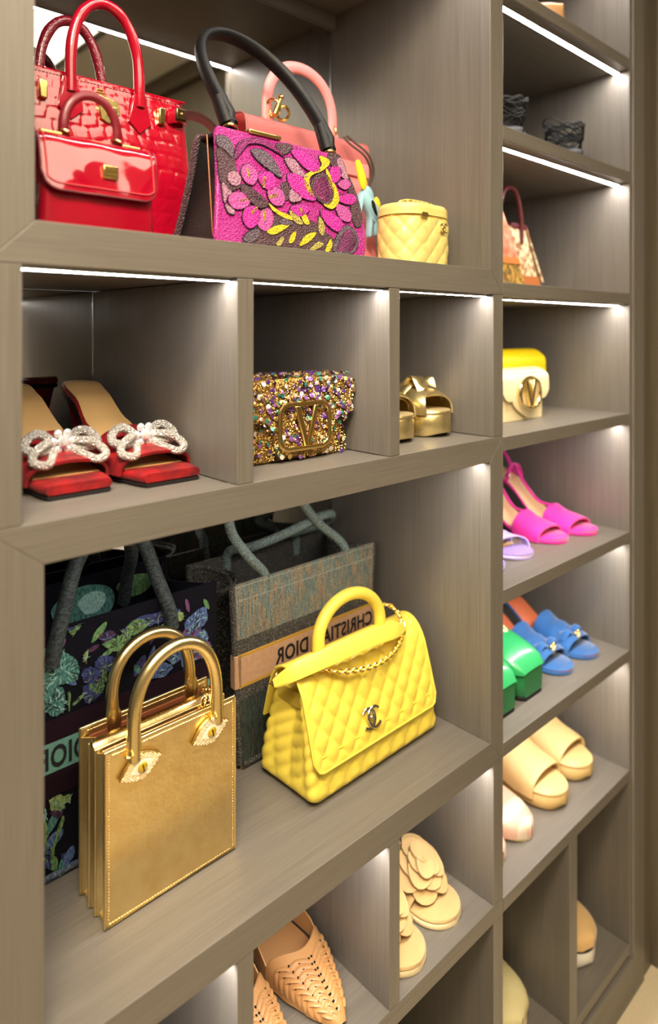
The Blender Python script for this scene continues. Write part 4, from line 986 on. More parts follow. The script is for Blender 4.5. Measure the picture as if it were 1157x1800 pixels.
# ------------------------------------------------------------------ small red patent handbag
PAT = mat('red_patent', (160,4,36), 0.06, coat=1.0, bump=('noise', 18, 0.25), vary=((146,3,30), 30, 0.8))
PATD = mat('red_leather_dark', (112,14,30), 0.35, bump=('noise', 300, 0.1))
REDTH = mat('red_thread', (214,60,70), 0.6, bump=('noise', 500, 0.1))
def patent_handbag():
    t = thing('patent_handbag', 'small shiny red patent handbag with rounded flap, in front of the crocodile handbag', 'handbag', (0.267, 0.078, ZT), 0)
    d = 0.050; h = 0.084; hx0 = 0.0545
    rings = []
    for j in range(25):
        v = j/24; z = 0.001+h*v
        hx = hx0-0.0015*v; yf = -d/2+0.008*v**2; yb = d/2-0.008*v**2
        ring = []
        for (x, y, nx, ny) in rrect(hx, yf, yb, 0.006, 30, 12, 5):
            q = 0.002*math.sin(PI*v)*(abs(ny) > 0.9)
            if abs(nx) > 0.9: q = -0.008*math.sin(PI*max(0, min(1, (y-yf)/(yb-yf))))*v
            ring.append((x+nx*q, y+ny*q, z))
        rings.append(ring)
    MB().loft(rings).build('body', PAT, t, ang=70)
    prof = cr_open([(0.020, 0.050), (0.016, 0.080), (0.006, 0.0885), (-0.010, 0.0885), (-0.0195, 0.082), (-0.0245, 0.066), (-0.0290, 0.036)], 7)
    dd = [0]
    for a, b in zip(prof, prof[1:]): dd.append(dd[-1]+(b-a).length)
    Lf = dd[-1]; HW = 0.0545
    def flap(u, v, off=0):
        x = (2*u-1)*HW; rc = 0.016; e = max(0, abs(x)-(HW-rc)); end = Lf-(rc-math.sqrt(max(0, rc*rc-e*e)))
        s = v*end; i = max(j for j in range(len(dd)) if dd[j] <= s); i = min(i, len(prof)-2)
        k = (s-dd[i])/(dd[i+1]-dd[i]); p = prof[i]+(prof[i+1]-prof[i])*k
        pf = 0.0018*math.sin(PI*u)*min(1, v*1.3)+0.0006*math.sin(u*9+v*7)*v+0.0004*math.sin(u*17-v*13)*v
        return (x, p.x-off-pf, p.y+off*0.2)
    f = MB().shell(lambda u, v: flap(u, v, 0.002), 40, 50, -0.0026).build('flap', PAT, t, ang=60)
    n = 20
    edge = [flap(0.04, 0.45+0.5*i/n, 0.0028) for i in range(n)]+[flap(0.04+0.92*i/30, 0.955, 0.0028) for i in range(31)]+[flap(0.96, 0.95-0.5*i/n, 0.0028) for i in range(n)]
    MB().tube(edge, 0.0006, 5).build('stitching', REDTH, f)
    MB().tube([flap(0, 0.3+0.7*i/n, 0.001) for i in range(n)]+[flap(i/30, 1, 0.001) for i in range(31)]+[flap(1, 1-0.7*i/n, 0.001) for i in range(1, n+1)], 0.0013, 6).build('piping', PATD, f)
    pl = MB().box(-0.001, 0.0135, -0.0325, -0.0290, 0.052, 0.064).build('name_plate', GOLDM, t, bevel=0.001)
    for z in (0.0555, 0.0600): MB().box(0.001, 0.0115, -0.0329, -0.0324, z, z+0.0014).build('engraving', mat('engraved_gold', (120,92,40), 0.4, 0.8, bump=('noise', 900, 0.5)), pl, smooth=False)
    pts = [(-0.026, -0.004, 0.088)]+[(-0.001+0.026*math.cos(PI-PI*i/20), -0.006, 0.094+0.038*max(0, math.sin(PI*i/20))**0.8) for i in range(21)]+[(0.024, -0.004, 0.088)]
    MB().tube(pts, 0.0044, 12, flat=(1.1, 0.8)).build('handle', PATD, t)
    for x in (-0.026, 0.024):
        MB().torus((x, -0.006, 0.0935), 0.0050, 0.0014, (0.3, 0, 1), 14, 6).build('handle_ring', GOLDM, t)
        sg = -1 if x < 0 else 1
        MB().tube([(x+sg*0.004, -0.008, 0.0905), (x+sg*0.022, -0.008, 0.0905)], lambda k: 0.0020+0.0014*math.sin(PI*k), 10).build('bar', GOLDM, t)
patent_handbag()
# ------------------------------------------------------------------ pink handbag
PINK = mat('pink_leather', (238,148,148), 0.42, bump=('vor', 900, 0.06), vary=((232,138,138), 30, 0.7))
PINKD = mat('pink_leather_edge', (150,84,80), 0.5, bump=('noise', 400, 0.1))
def pink_handbag():
    t = thing('pink_handbag', 'salmon pink leather handbag with arched handle, behind the beaded handbag', 'handbag', (0.617, 0.188, ZT), 0); t.scale = (1.03, 1, 1.08)
    d = 0.090; h = 0.160; hx0 = 0.115
    rings = []
    for j in range(25):
        v = j/24; z = 0.001+h*v; hx = hx0-0.010*v; yf = -d/2+0.020*v**1.2; yb = d/2-0.020*v**1.2
        ring = []
        for (x, y, nx, ny) in rrect(hx, yf, yb, 0.006, 30, 14, 5):
            q = -0.014*math.sin(PI*max(0, min(1, (y-yf)/(yb-yf))))*v if abs(nx) > 0.9 else 0
            ring.append((x+nx*q, y+ny*q, z))
        rings.append(ring)
    MB().loft(rings).build('body', PINK, t, ang=60)
    prof = cr_open([(0.022, 0.150), (0.020, 0.174), (0.006, 0.181), (-0.016, 0.179), (-0.026, 0.170), (-0.0290, 0.145)], 7)
    f = MB().shell(lambda u, v: (lambda p: ((2*u-1)*(0.108), p.x-0.001, p.y))(prof[min(len(prof)-1, int(round(v*(len(prof)-1))))]), 20, len(prof)-1, -0.003).build('flap', PINK, t, ang=50)
    for sx in (-1, 1): MB().tube([(sx*0.108, p.x-0.001, p.y) for p in prof], 0.0014, 6).build('flap_edge', PINKD, f)
    MB().box(-0.104, 0.104, -0.0335, -0.0285, 0.128, 0.147).build('belt', PINK, t, bevel=0.0012)
    pts = [(-0.058, -0.004, 0.178)]+[(0.0585*math.cos(PI-PI*i/24)*(1+.05*math.sin(PI*i/24)), -0.004, 0.192+0.068*max(0, math.sin(PI*i/24))**0.8) for i in range(25)]+[(0.058, -0.004, 0.178)]
    MB().tube(pts, 0.0062, 12, flat=(1.3, 0.75), up=(0, 1, 0)).build('handle', PINK, t)
    for x in (-0.058, 0.058):
        MB().box(x-0.008, x+0.008, -0.010, 0.002, 0.177, 0.186).build('handle_base', PINK, t, bevel=0.002)
        MB().torus((x, -0.004, 0.189), 0.0075, 0.0015, (1, 0, 0), 16, 6).build('handle_ring', GOLDM, t)
    # padlock on a loop at the left handle foot
    MB().torus((-0.056, -0.014, 0.196), 0.0100, 0.0020, (0.9, 0.4, 0.2), 18, 8).build('ring', GOLDM, t)
    MB().torus((-0.044, -0.020, 0.190), 0.0085, 0.0022, (0.2, 1, 0.4), 18, 8).build('ring', GOLDM, t)
    MB().cyl((-0.058, -0.020, 0.186), (-0.050, -0.022, 0.206), 0.0036, 0.0028, 10).build('clasp_bar', GOLDM, t)
    MB().sphere((-0.049, -0.022, 0.208), 0.0042, 12, 8).build('clasp_knob', GOLDM, t)
pink_handbag()
# ------------------------------------------------------------------ horse bag charm
def charm():
    t = thing('horse_charm', 'pale blue leather horse charm with yellow mane hanging on the pink handbag', 'bag charm', (0.690, 0.128, 1.374), 0)
    BL = mat('blue_leather', (150,192,208), 0.5, bump=('vor', 700, 0.08), vary=((140,182,200), 40, 0.6))
    body = [(-0.010,0.052),(0.000,0.060),(0.010,0.052),(0.013,0.040),(0.021,0.034),(0.024,0.022),(0.021,0.008),(0.022,-0.004),(0.018,-0.010),(0.014,-0.004),(0.013,0.010),(0.010,0.000),(0.009,-0.010),(0.004,-0.012),(0.003,-0.004),(0.004,0.014),(-0.002,0.024),(-0.010,0.030),(-0.013,0.018),(-0.016,0.014),(-0.018,0.022),(-0.016,0.040)]
    def puff(pts, y0, y1, m, nm, par):
        q = cr_closed(pts, 4); c = Vector((sum(p.x for p in q)/len(q), sum(p.y for p in q)/len(q)))
        rings = []
        for s, y in ((0.90, y0), (1.0, y0+(y1-y0)*0.2), (1.0, y0+(y1-y0)*0.8), (0.90, y1)):
            o = outline_poly([tuple(p) for p in q], -(1-s)*0.016); rings.append([(p[0], y, p[1]) for p in o])
        return MB().loft(rings).build(nm, m, par, ang=60)
    puff(body, -0.0055, 0.0055, BL, 'body', t)
    YM = mat('yellow_suede', (236,212,40), 0.6, bump=('noise', 500, 0.2))
    puff([(-0.012,0.052),(-0.004,0.062),(-0.010,0.080),(-0.018,0.092),(-0.024,0.090),(-0.022,0.075)], -0.0062, -0.002, YM, 'mane', t)
    puff([(0.013,0.038),(0.022,0.030),(0.027,0.024),(0.023,0.040),(0.016,0.046)], -0.0062, -0.0015, YM, 'tail', t)
    puff([(0.006,0.040),(0.012,0.036),(0.017,0.020),(0.012,0.022),(0.006,0.032)], -0.0068, -0.004, BLACK, 'saddle', t)
    MB().tube(cr_open([(0.004, 0.0, 0.056), (0.006, -0.004, 0.078), (-0.006, -0.004, 0.100), (-0.020, 0.012, 0.118), (-0.020, 0.024, 0.130)], 6), 0.0017, 8).build('cord', mat('brown_cord', (70,48,40), 0.6, bump=('noise', 500, 0.3)), t)
    MB().tube(cr_open([(0.004, 0.0, 0.056), (0.009, -0.006, 0.080), (-0.002, -0.006, 0.103), (-0.016, 0.008, 0.121), (-0.016, 0.022, 0.132)], 6), 0.0017, 8).build('cord', MATS['brown_cord'], t)
charm()
# ------------------------------------------------------------------ yellow vanity case
YV = mat('pale_yellow_leather', (234,216,134), 0.38, coat=0.15, bump=('vor', 900, 0.05), vary=((228,208,122), 30, 0.7))
def vanity_case():
    t = thing('vanity_case', 'small pale yellow quilted vanity case at the right end of the top shelf', 'vanity case', (0.7355, 0.080, ZT), 0)
    def body(z0, z1, n, q_on, grow=0.0, nm='body'):
        rings = []
        for j in range(n+1):
            v = j/n; z = z0+(z1-z0)*v; ring = []; s = 0; prev = None
            bul = 0.0012*math.sin(PI*min(1, z/0.085))
            for (x, y, nx, ny) in rrect(0.0535, -0.036, 0.036, 0.0355, 34, 4, 26):
                if prev: s += math.hypot(x-prev[0], y-prev[1])
                prev = (x, y)
                q = (quilt(s+0.004, z, 0.0245, 0.0262, 0.0026) if q_on else 0)+grow+bul
                ring.append((x+nx*q, y+ny*q, z))
            rings.append(ring)
        return rings
    MB().loft(body(0.001, 0.064, 36, True)).build('body', YV, t, ang=80)
    MB().loft(body(0.0645, 0.0665, 2, False, -0.0012)).build('zip_tape', mat('zip_gold', (200,160,60), 0.4, 0.6, bump=('wave', 700, 0.6)), t)
    MB().loft(body(0.067, 0.078, 4, False)+[[(p[0]*0.93, p[1]*0.93, 0.0815) for p in body(0, 0.078, 1, False)[1]]]).build('lid', YV, t, ang=50)
    MB().loft(body(0.0, 0.0022, 2, False, 0.0012)).build('base_piping', YV, t)
    MB().ribbon(cr_open([(-0.034, -0.006, 0.081), (-0.028, -0.006, 0.087), (0.0, -0.006, 0.0885), (0.030, -0.006, 0.087), (0.036, -0.006, 0.081)], 6), 0.012, 0.0028, (0, 1, 0)).build('top_handle', YV, t)
    chain(cr_open([(-0.036, -0.012, 0.083), (-0.030, -0.020, 0.083), (-0.015, -0.020, 0.083), (0.010, -0.022, 0.083)], 6), 0.006, 0.0020, 0.0008).build('chain', GOLDM, t)
    MB().box(-0.030, -0.016, -0.0405, -0.0385, 0.0625, 0.0690).build('zip_pull', GOLDM, t, bevel=0.0008)
    t.scale = (1, 1, 1.07)
    interlocked(t, (0.018, -0.0400, 0.052), 0.0056, GOLDM, 0.0011, name='emblem')
vanity_case()
# ------------------------------------------------------------------ sequinned handbag
ZM = 1.080
def sequin_handbag():
    t = thing('sequin_handbag', 'gold handbag covered in purple and green sequins with gold initial clasp', 'handbag', (0.513, 0.094, ZM), -1)
    BASE = mat('gold_beadwork', (188,146,70), 0.35, 0.45, bump=('vor', 420, 1.0), vary=((112,78,36), 300, 1.3))
    d = 0.060; h = 0.084; hx0 = 0.0745
    rings = []
    for j in range(21):
        v = j/20; z = 0.001+h*v; k = 1-0.06*(abs(2*v-1))**6
        ring = [(x*k, y*k, z) for (x, y, nx, ny) in rrect(hx0, -d/2, d/2, 0.016, 24, 8, 6)]
        rings.append(ring)
    MB().loft(rings).build('body', BASE, t, ang=70)
    # flap with a tongue: outline in x-z on the front, then over the top
    yF = -d/2-0.006
    ol = cr_closed([(-0.079, 0.058), (-0.080, 0.086), (-0.072, 0.093), (0.0, 0.095), (0.072, 0.093), (0.080, 0.086), (0.079, 0.056), (0.070, 0.046), (0.050, 0.043), (0.044, 0.030), (0.040, 0.012), (0.030, 0.005), (-0.028, 0.005), (-0.038, 0.012), (-0.043, 0.030), (-0.050, 0.043), (-0.070, 0.047)], 4)
    f = MB().prism_y([(p.x, p.y) for p in ol], yF, yF+0.005).build('flap', BASE, t, bevel=0.002)
    MB().shell(lambda u, v: (-0.077+0.154*u, yF+0.003+0.058*v, 0.090+0.005*math.sin(PI*v)), 12, 8, 0.004).build('flap_top', BASE, t)
    # sequins
    cols = {'gold': ((228,190,110), 0.9), 'purple': ((112,70,160), 0.6), 'violet': ((160,104,190), 0.5), 'green': ((70,146,128), 0.5), 'dark': ((48,32,44), 0.5), 'pearl': ((236,228,220), 0.3), 'rose': ((214,160,130), 0.6)}
    SM = {k: mat('sequin_'+k, c, 0.12, mt, coat=0.7, bump=('noise', 300, 0.1)) for k, (c, mt) in cols.items()}
    B = {k: MB() for k in cols}; seed = MB(); rr = random.Random(11)
    pg = [(p.x, p.y) for p in ol]
    def inside(x, z):
        c = False; j = len(pg)-1
        for i in range(len(pg)):
            if (pg[i][1] > z) != (pg[j][1] > z) and x < (pg[j][0]-pg[i][0])*(z-pg[i][1])/(pg[j][1]-pg[i][1]+1e-12)+pg[i][0]: c = not c
            j = i
        return c
    def disc(k, p, n, r):
        n = Vector(n).normalized(); a = n.orthogonal().normalized(); b = n.cross(a); p = Vector(p)
        m = 9; top = [p+(a*math.cos(2*PI*i/m)+b*math.sin(2*PI*i/m))*r for i in range(m)]
        B[k].add([p+n*0.0004]+top+[q-n*0.0004 for q in top], [(0, 1+i, 1+(i+1) % m) for i in range(m)]+[(1+i, 1+m+i, 1+m+(i+1) % m, 1+(i+1) % m) for i in range(m)])
    names = ['gold']*5+['purple']*3+['violet']*2+['green']*2+['dark']*3+['pearl']*2+['rose']*2
    def place(x, y, z, n, big=True):
        n = Vector(n)+Vector((rr.uniform(-.45, .45), rr.uniform(-.2, .2), rr.uniform(-.45, .45)))
        if big: disc(rr.choice(names), (x, y, z), n, rr.uniform(.0022, .0034))
        else: 
            c = Vector((x, y, z)); s = rr.uniform(.0007, .0012)
            seed.add([c+Vector(q)*s for q in ((1,0,0),(-1,0,0),(0,1,0),(0,-1,0),(0,0,1),(0,0,-1))], [(0,2,4),(2,1,4),(1,3,4),(3,0,4),(2,0,5),(1,2,5),(3,1,5),(0,3,5)])
    for _ in range(1500):
        x = rr.uniform(-.080, .080); z = rr.uniform(.003, .095)
        fl = inside(x, z); y = (yF-0.001 if fl else -d/2-0.0008)-rr.uniform(0, .0022)
        if not fl and abs(x) > 0.072: continue
        big = rr.random() < (0.34 if z > 0.045 else 0.2)
        place(x, y, z, (0, -1, 0.15), big)
    for _ in range(330): place(rr.uniform(-.077, .077), rr.uniform(yF, .02), .0965+rr.uniform(0, .003), (0, -.3, 1), rr.random() < .5)
    for _ in range(160): place(0.0755+rr.uniform(0, .002), rr.uniform(-.024, .02), rr.uniform(.004, .085), (1, -.3, 0), rr.random() < .25)
    for k, mb in B.items(): mb.build('sequins', SM[k], f, smooth=False, kind='stuff')
    seed.build('seed_beads', mat('gold_seed_bead', (226,180,92), 0.25, 0.9, bump=('noise', 200, .05)), f, smooth=False, kind='stuff')
    # gold initial in a rounded frame
    y = yF-0.005
    def rr2(hx, hz, r, cz, n=6):
        o = []
        for (cx, cz2, a0) in ((hx-r, hz-r, 0), (-hx+r, hz-r, 90), (-hx+r, -hz+r, 180), (hx-r, -hz+r, 270)):
            for i in range(n+1): a = R(a0+90*i/n); o.append((cx+r*math.cos(a), y, cz+cz2+r*math.sin(a)))
        return o
    fr = MB().tube(rr2(0.0370, 0.0255, 0.013, 0.040), 0.0030, 8, closed=True, flat=(1.0, 0.75), up=(0, -1, 0)).build('clasp_frame', GOLDM, t)
    def bar(p0, p1, w0, w1):
        MB().prism_y([(p0[0]-w0, p0[1]), (p0[0]+w0, p0[1]), (p1[0]+w1, p1[1]), (p1[0]-w1, p1[1])], y-0.0025, y+0.002).build('initial_bar', GOLDM, fr, bevel=0.0012)
    bar((-0.0125, 0.0635), (0.001, 0.0165), 0.0046, 0.0030); bar((0.0155, 0.0635), (0.003, 0.0165), 0.0034, 0.0026)
    MB().torus((0.075, 0.004, 0.066), 0.006, 0.0014, (0.2, 1, 0), 16, 6).build('chain_ring', GOLDM, t)
sequin_handbag()
# ------------------------------------------------------------------ shoe building blocks (toe towards -y, ground at z = 0)
def ts(n): return [0.5-0.5*math.cos(PI*i/n) for i in range(n+1)]
def taper(tab): return lambda t: interp(tab, t)
def round_toe(wmax, a, tail):
    return lambda t: (wmax*math.sqrt(max(0.0004, 1-(1-t/a)**2)) if t < a else interp([(a, wmax)]+tail, t))
def sole(par, nm, m, L, W, ZB, ZT, X=lambda t: 0, n=34, b=0.0015, t0=0, t1=1, **k):
    rings = []
    for q in ts(n):
        t = t0+(t1-t0)*q; w = max(W(t), 0.0012); z0 = ZB(t); z1 = max(ZT(t), z0+0.0015); y = t*L; x = X(t)
        c = min(b, w*0.45, (z1-z0)*0.45)
        rings.append([(x-w+c, y, z0), (x-w, y, z0+c), (x-w, y, z1-c), (x-w+c, y, z1), (x, y, z1), (x+w-c, y, z1), (x+w, y, z1-c), (x+w, y, z0+c), (x+w-c, y, z0), (x, y, z0)])
    return MB().loft(rings).build(nm, m, par, ang=50, **k)
def insole(par, m, L, W, ZT, X=lambda t: 0, nm='insole', t0=0, t1=1, k=0.93):
    return sole(par, nm, m, L, lambda t: W(t)*k, lambda t: ZT(t)-0.0008, lambda t: ZT(t)+0.0010, X, t0=t0, t1=t1, b=0.0006)
def heel(par, m, L, W, ZT, tc=0.93, top=0.85, tip=0.005, X=lambda t: 0, nm='heel', depth=0.12, tipt=None):
    rings = []
    for j in range(11):
        v = j/10; z = (ZT(tc)-0.006)*(1-v)+0.0005; k = (1-v)**1.6
        w = tip+(W(tc)*top-tip)*k; dy = tip+(depth*L*0.5-tip)*k
        yc = (tc+((tipt if tipt is not None else tc)-tc)*v)*L
        rings.append([(X(tc)+w*math.cos(a), yc+dy*math.sin(a), z) for a in [2*PI*i/14 for i in range(14)]])
    return MB().loft(rings).build(nm, m, par)
def band(par, nm, m, L, W, ZT, t0, t1, h, X=lambda t: 0, grow=1.03, th=0.0022, skew=0.0, pw=0.72, nu=26, nv=10, drop=0.005, fn_only=False, curve=0.0, **k):
    """arched strap or closed vamp over the foot between t0 and t1"""
    hh = h if callable(h) else (lambda v: h)
    def fn(u, v):
        a = PI*u; e = math.sin(a)
        t = t0+(t1-t0)*v+skew*(u-0.5)+curve*e*(0.5-v)*2*(-1 if False else 1)*0
        t -= curve*e*(1 if v < 0.5 else -1)*abs(2*v-1)
        t = min(max(t, 0), 1)
        w = W(t)*grow+0.001
        return (X(t)-w*math.cos(a), t*L, ZT(t)-drop+(hh(v)+drop)*max(0, e)**pw)
    if fn_only: return fn
    return MB().shell(fn, nu, nv, -th).build(nm, m, par, ang=60, **k)
def place_pair(builder, a, b):
    for args in (a, b): builder(*args)
# ------------------------------------------------------------------ red velvet mules
VEL = mat('red_velvet', (158,4,12), 0.5, sheen=0.06, bump=('noise', 160, 0.6), vary=((92,2,8), 60, 1.5))
TANI = mat('tan_insole', (222,180,118), 0.5, bump=('noise', 300, 0.05), vary=((214,170,108), 20, 0.7))
CRY = mat('crystal_cord', (236,231,222), 0.18, 0.55, bump=('vor', 620, 1.0), vary=((190,184,176), 700, 1.2, 'vor'))
GEM = mat('crystal_gem', (240,240,240), 0.05, 0.5, coat=1.0, bump=('vor', 300, 0.4))
def red_mule(label, x, y, rz, mir):
    t = thing('velvet_mule', label, 'shoe', (x, y, ZM), rz, 'red velvet mules with crystal bows')
    s = -1 if mir else 1
    L = 0.232
    W = taper([(0, .0300), (.06, .0335), (.28, .0375), (.48, .0275), (.70, .0225), (.86, .0240), (.93, .0215), (.97, .0165), (1, .004)])
    X = lambda k: s*interp([(0, -.004), (.3, 0), (.6, .004), (1, .0)], k)
    Z = lambda k: interp([(0, .013), (.24, .013), (.36, .020), (.55, .048), (.75, .076), (.90, .087), (1, .088)], k)
    sole(t, 'outsole', mat('black_sole', (26,20,20), 0.5, bump=('noise', 300, .1)), L, lambda k: W(k)*0.97, lambda k: max(0.0003, Z(k)-.014), lambda k: Z(k)-.0085, X)
    sole(t, 'velvet_welt', VEL, L, W, lambda k: Z(k)-.0095, Z, X, b=.003)
    insole(t, TANI, L, W, Z, X, t0=.15, k=.90)
    heel(t, VEL, L, W, Z, .92, .82, .0055, X, depth=.15, tipt=.90)
    band(t, 'vamp', VEL, L, W, Z, .135, .36, lambda v: .013+.012*v, X, pw=.55, curve=.02, th=.003)
    # crystal bow across the vamp
    bz = Z(.20)+.026; by = .27*L
    def P(u, v, w_): return (s*u, by+v, bz+w_)
    for sx in (-1, 1):
        for q in range(2):
            dz = -.002-.009*q; lp = [(sx*.006, -.004, .002), (sx*.020, -.004-.016*q, .012-.008*q), (sx*.032, -.006-.020*q, .007-.010*q), (sx*.034, -.012-.020*q, -.001-.009*q), (sx*.022, -.014-.022*q, -.004-.008*q), (sx*.008, -.010, -.003)]
            MB().tube(cr_closed([P(*p) for p in lp], 7), .0046-.0005*q, 10, closed=True).build('bow_loop', CRY, t)
    g = MB().sphere(P(0, -.014, .004), .0060, 10, 6).build('bow_gem', GEM, t, smooth=False)
    for k in range(6):
        a = 2*PI*k/6; MB().sphere(P(.0088*math.cos(a), -.012, .004+.0088*math.sin(a)), .0044, 8, 5, 1, .7, 1).build('gem', GEM, g, smooth=False)
red_mule('red velvet crystal bow mule, left shoe of the pair, partly behind the frame', .2555, .062, 0, False)
red_mule('red velvet crystal bow mule, right shoe of the pair, whole in view', .3350, .050, 0, True)
# ------------------------------------------------------------------ gold platform sandals
GOS = mat('gold_sandal_leather', (226,206,150), 0.28, 0.9, bump=('noise', 150, .15), vary=((206,184,122), 60, 1))
def gold_sandal(label, x, y, rz, mir):
    t = thing('platform_sandal', label, 'shoe', (x, y, ZM), rz, 'gold platform sandals')
    s = -1 if mir else 1; L = .225
    W = round_toe(.0355, .20, [(.45, .032), (.7, .030), (.9, .031), (1, .012)])
    X = lambda k: 0
    Z = lambda k: interp([(0, .036), (.35, .036), (.6, .060), (1, .088)], k)
    sole(t, 'platform', GOS, L, lambda k: W(k)*.97, lambda k: interp([(0, .006), (.08, .0005), (.42, .0005), (.50, .030), (1, .070)], k), lambda k: Z(k)-.005, X)
    sole(t, 'welt', GOS, L, W, lambda k: Z(k)-.006, Z, X, b=.002)
    insole(t, mat('gold_insole', (214,190,140), .4, .5, bump=('noise', 200, .05)), L, W, Z, X)
    heel(t, GOS, L, W, Z, .90, .8, .012, X, depth=.18)
    band(t, 'strap', GOS, L, W, Z, .10, .34, lambda v: .020+.010*math.sin(PI*v), X, pw=.6, skew=.10*s)
    band(t, 'strap', GOS, L, W, Z, .12, .32, lambda v: .024+.008*math.sin(PI*v), X, pw=.6, skew=-.12*s)
    kn = MB()
    kn.add(*(lambda m: (m.v, m.f))(MB().shell(lambda u, v: (s*(-.022+.044*u), .050-.012+.034*v+.006*math.sin(6*u), Z(.2)+.030+.012*math.sin(PI*v)**.6*(0.55+.45*abs(2*u-1))+.004*math.sin(9*v+u*4)), 16, 12, .004)))
    kn.build('knot', GOS, t, ang=35)
    for sx in (-1, 1):
        MB().shell(lambda u, v: (sx*(.006+.028*u), .044+.030*v+.008*u, Z(.2)+.036-.016*u**2+.008*math.sin(PI*v)*(1-.4*u)+.002*math.sin(12*v)), 10, 10, .003 if sx > 0 else -.003).build('knot_end', GOS, t, ang=40)
gold_sandal('gold platform sandal, left one, half hidden by the divider', .694, .052, 0, False)
gold_sandal('gold platform sandal with knotted strap, right one, whole toe in view', .7735, .050, 0, True)
# ------------------------------------------------------------------ woven pointed flats (lower row)
ZL = 0.424
NUDE = mat('nude_leather', (200,150,96), .42, bump=('noise', 300, .08), vary=((190,138,86), 25, .8))
NUDEI = mat('nude_insole', (192,142,92), .5, bump=('noise', 200, .04))
def woven_flat(label, x, y, rz, mir):
    t = thing('woven_flat', label, 'shoe', (x, y, ZL), rz, 'woven pointed flats')
    s = -1 if mir else 1; L = .245
    W = taper([(0, .0035), (.05, .012), (.14, .0225), (.28, .0335), (.42, .0385), (.60, .033), (.80, .029), (.94, .026), (1, .008)])
    X = lambda k: s*interp([(0, .004), (.3, 0), (.6, -.003), (1, 0)], k)
    Z = lambda k: interp([(0, .004), (.3, .006), (.6, .010), (1, .014)], k)
    sole(t, 'outsole', mat('black_sole', (26,20,20), .5), L, W, lambda k: .0003, Z, X)
    insole(t, NUDEI, L, W, Z, X)
    hv = lambda v: .001+.041*v**.75
    fn = band(t, 'vamp', NUDE, L, W, Z, 0, .40, hv, X, pw=.55, drop=.002, fn_only=True, curve=-.0)
    def vf(u, v):
        e = math.sin(PI*u); return fn(u, v*(1-.26*e**2))
    MB().shell(vf, 34, 20, -.0018).build('vamp', NUDE, t, ang=60)
    # topline
    MB().tube([tuple(vf(i/30, 1)) for i in range(31)], .0016, 6).build('topline', NUDE, t)
    # side and heel wall
    def wall(u, v):
        a = u*2-1; k = .40+.60*(1-abs(a)**2.2)
        k = .31+.685*(1-abs(a)**2.0); w = W(min(.985, k))*1.02
        sg = -1 if a < 0 else 1
        if k > .93: w = W(.93)*1.02*math.sqrt(max(0, 1-((k-.93)/.066)**2))
        return (X(k)+sg*w, k*L, Z(k)+(.026*min(1, (k-.30)/.16)+.016*max(0, (k-.6)/.4))*v)
    MB().shell(wall, 60, 4, .0018).build('quarter', NUDE, t, ang=60)
    # chevron straps woven over the vamp
    holes = MB()
    for r in range(9):
        v0 = .10+.088*r
        for sg in (-1, 1):
            for c in range(4):
                u0 = .5+sg*(.02+.115*c); u1 = .5+sg*(.02+.115*(c+1.05)); dv = .075 if c % 2 == 0 else -.075
                if v0 < .16 and c > 2: continue
                pth = []
                for i in range(5):
                    k = i/4; u = u0+(u1-u0)*k; v = v0+dv*(k if dv > 0 else k)+(0 if dv > 0 else .075)
                    v = min(v, .985)
                    p = Vector(vf(u, v)); q = Vector(vf(.5, v)); q.z = Z(.2)
                    nrm = (p-Vector((X(.2), p.y, Z(.2)))).normalized()
                    pth.append(p+nrm*(.0009+.0012*math.sin(PI*k)))
                MB().tube(pth, .0025, 6, flat=(1.3, .6)).build('woven_strip', NUDE, t)
                p = Vector(vf(u0, min(.98, v0+.03))); holes.sphere(p+Vector((0, 0, .0010)), .0019, 6, 4)
    holes.build('weave_gaps', BLACK, t)
woven_flat('nude woven pointed flat, left shoe, cut by the bottom of the photo', .462, .022, 2, False)
woven_flat('nude woven leather pointed flat, right shoe of the pair on the lower shelf', .549, .026, 0, True)
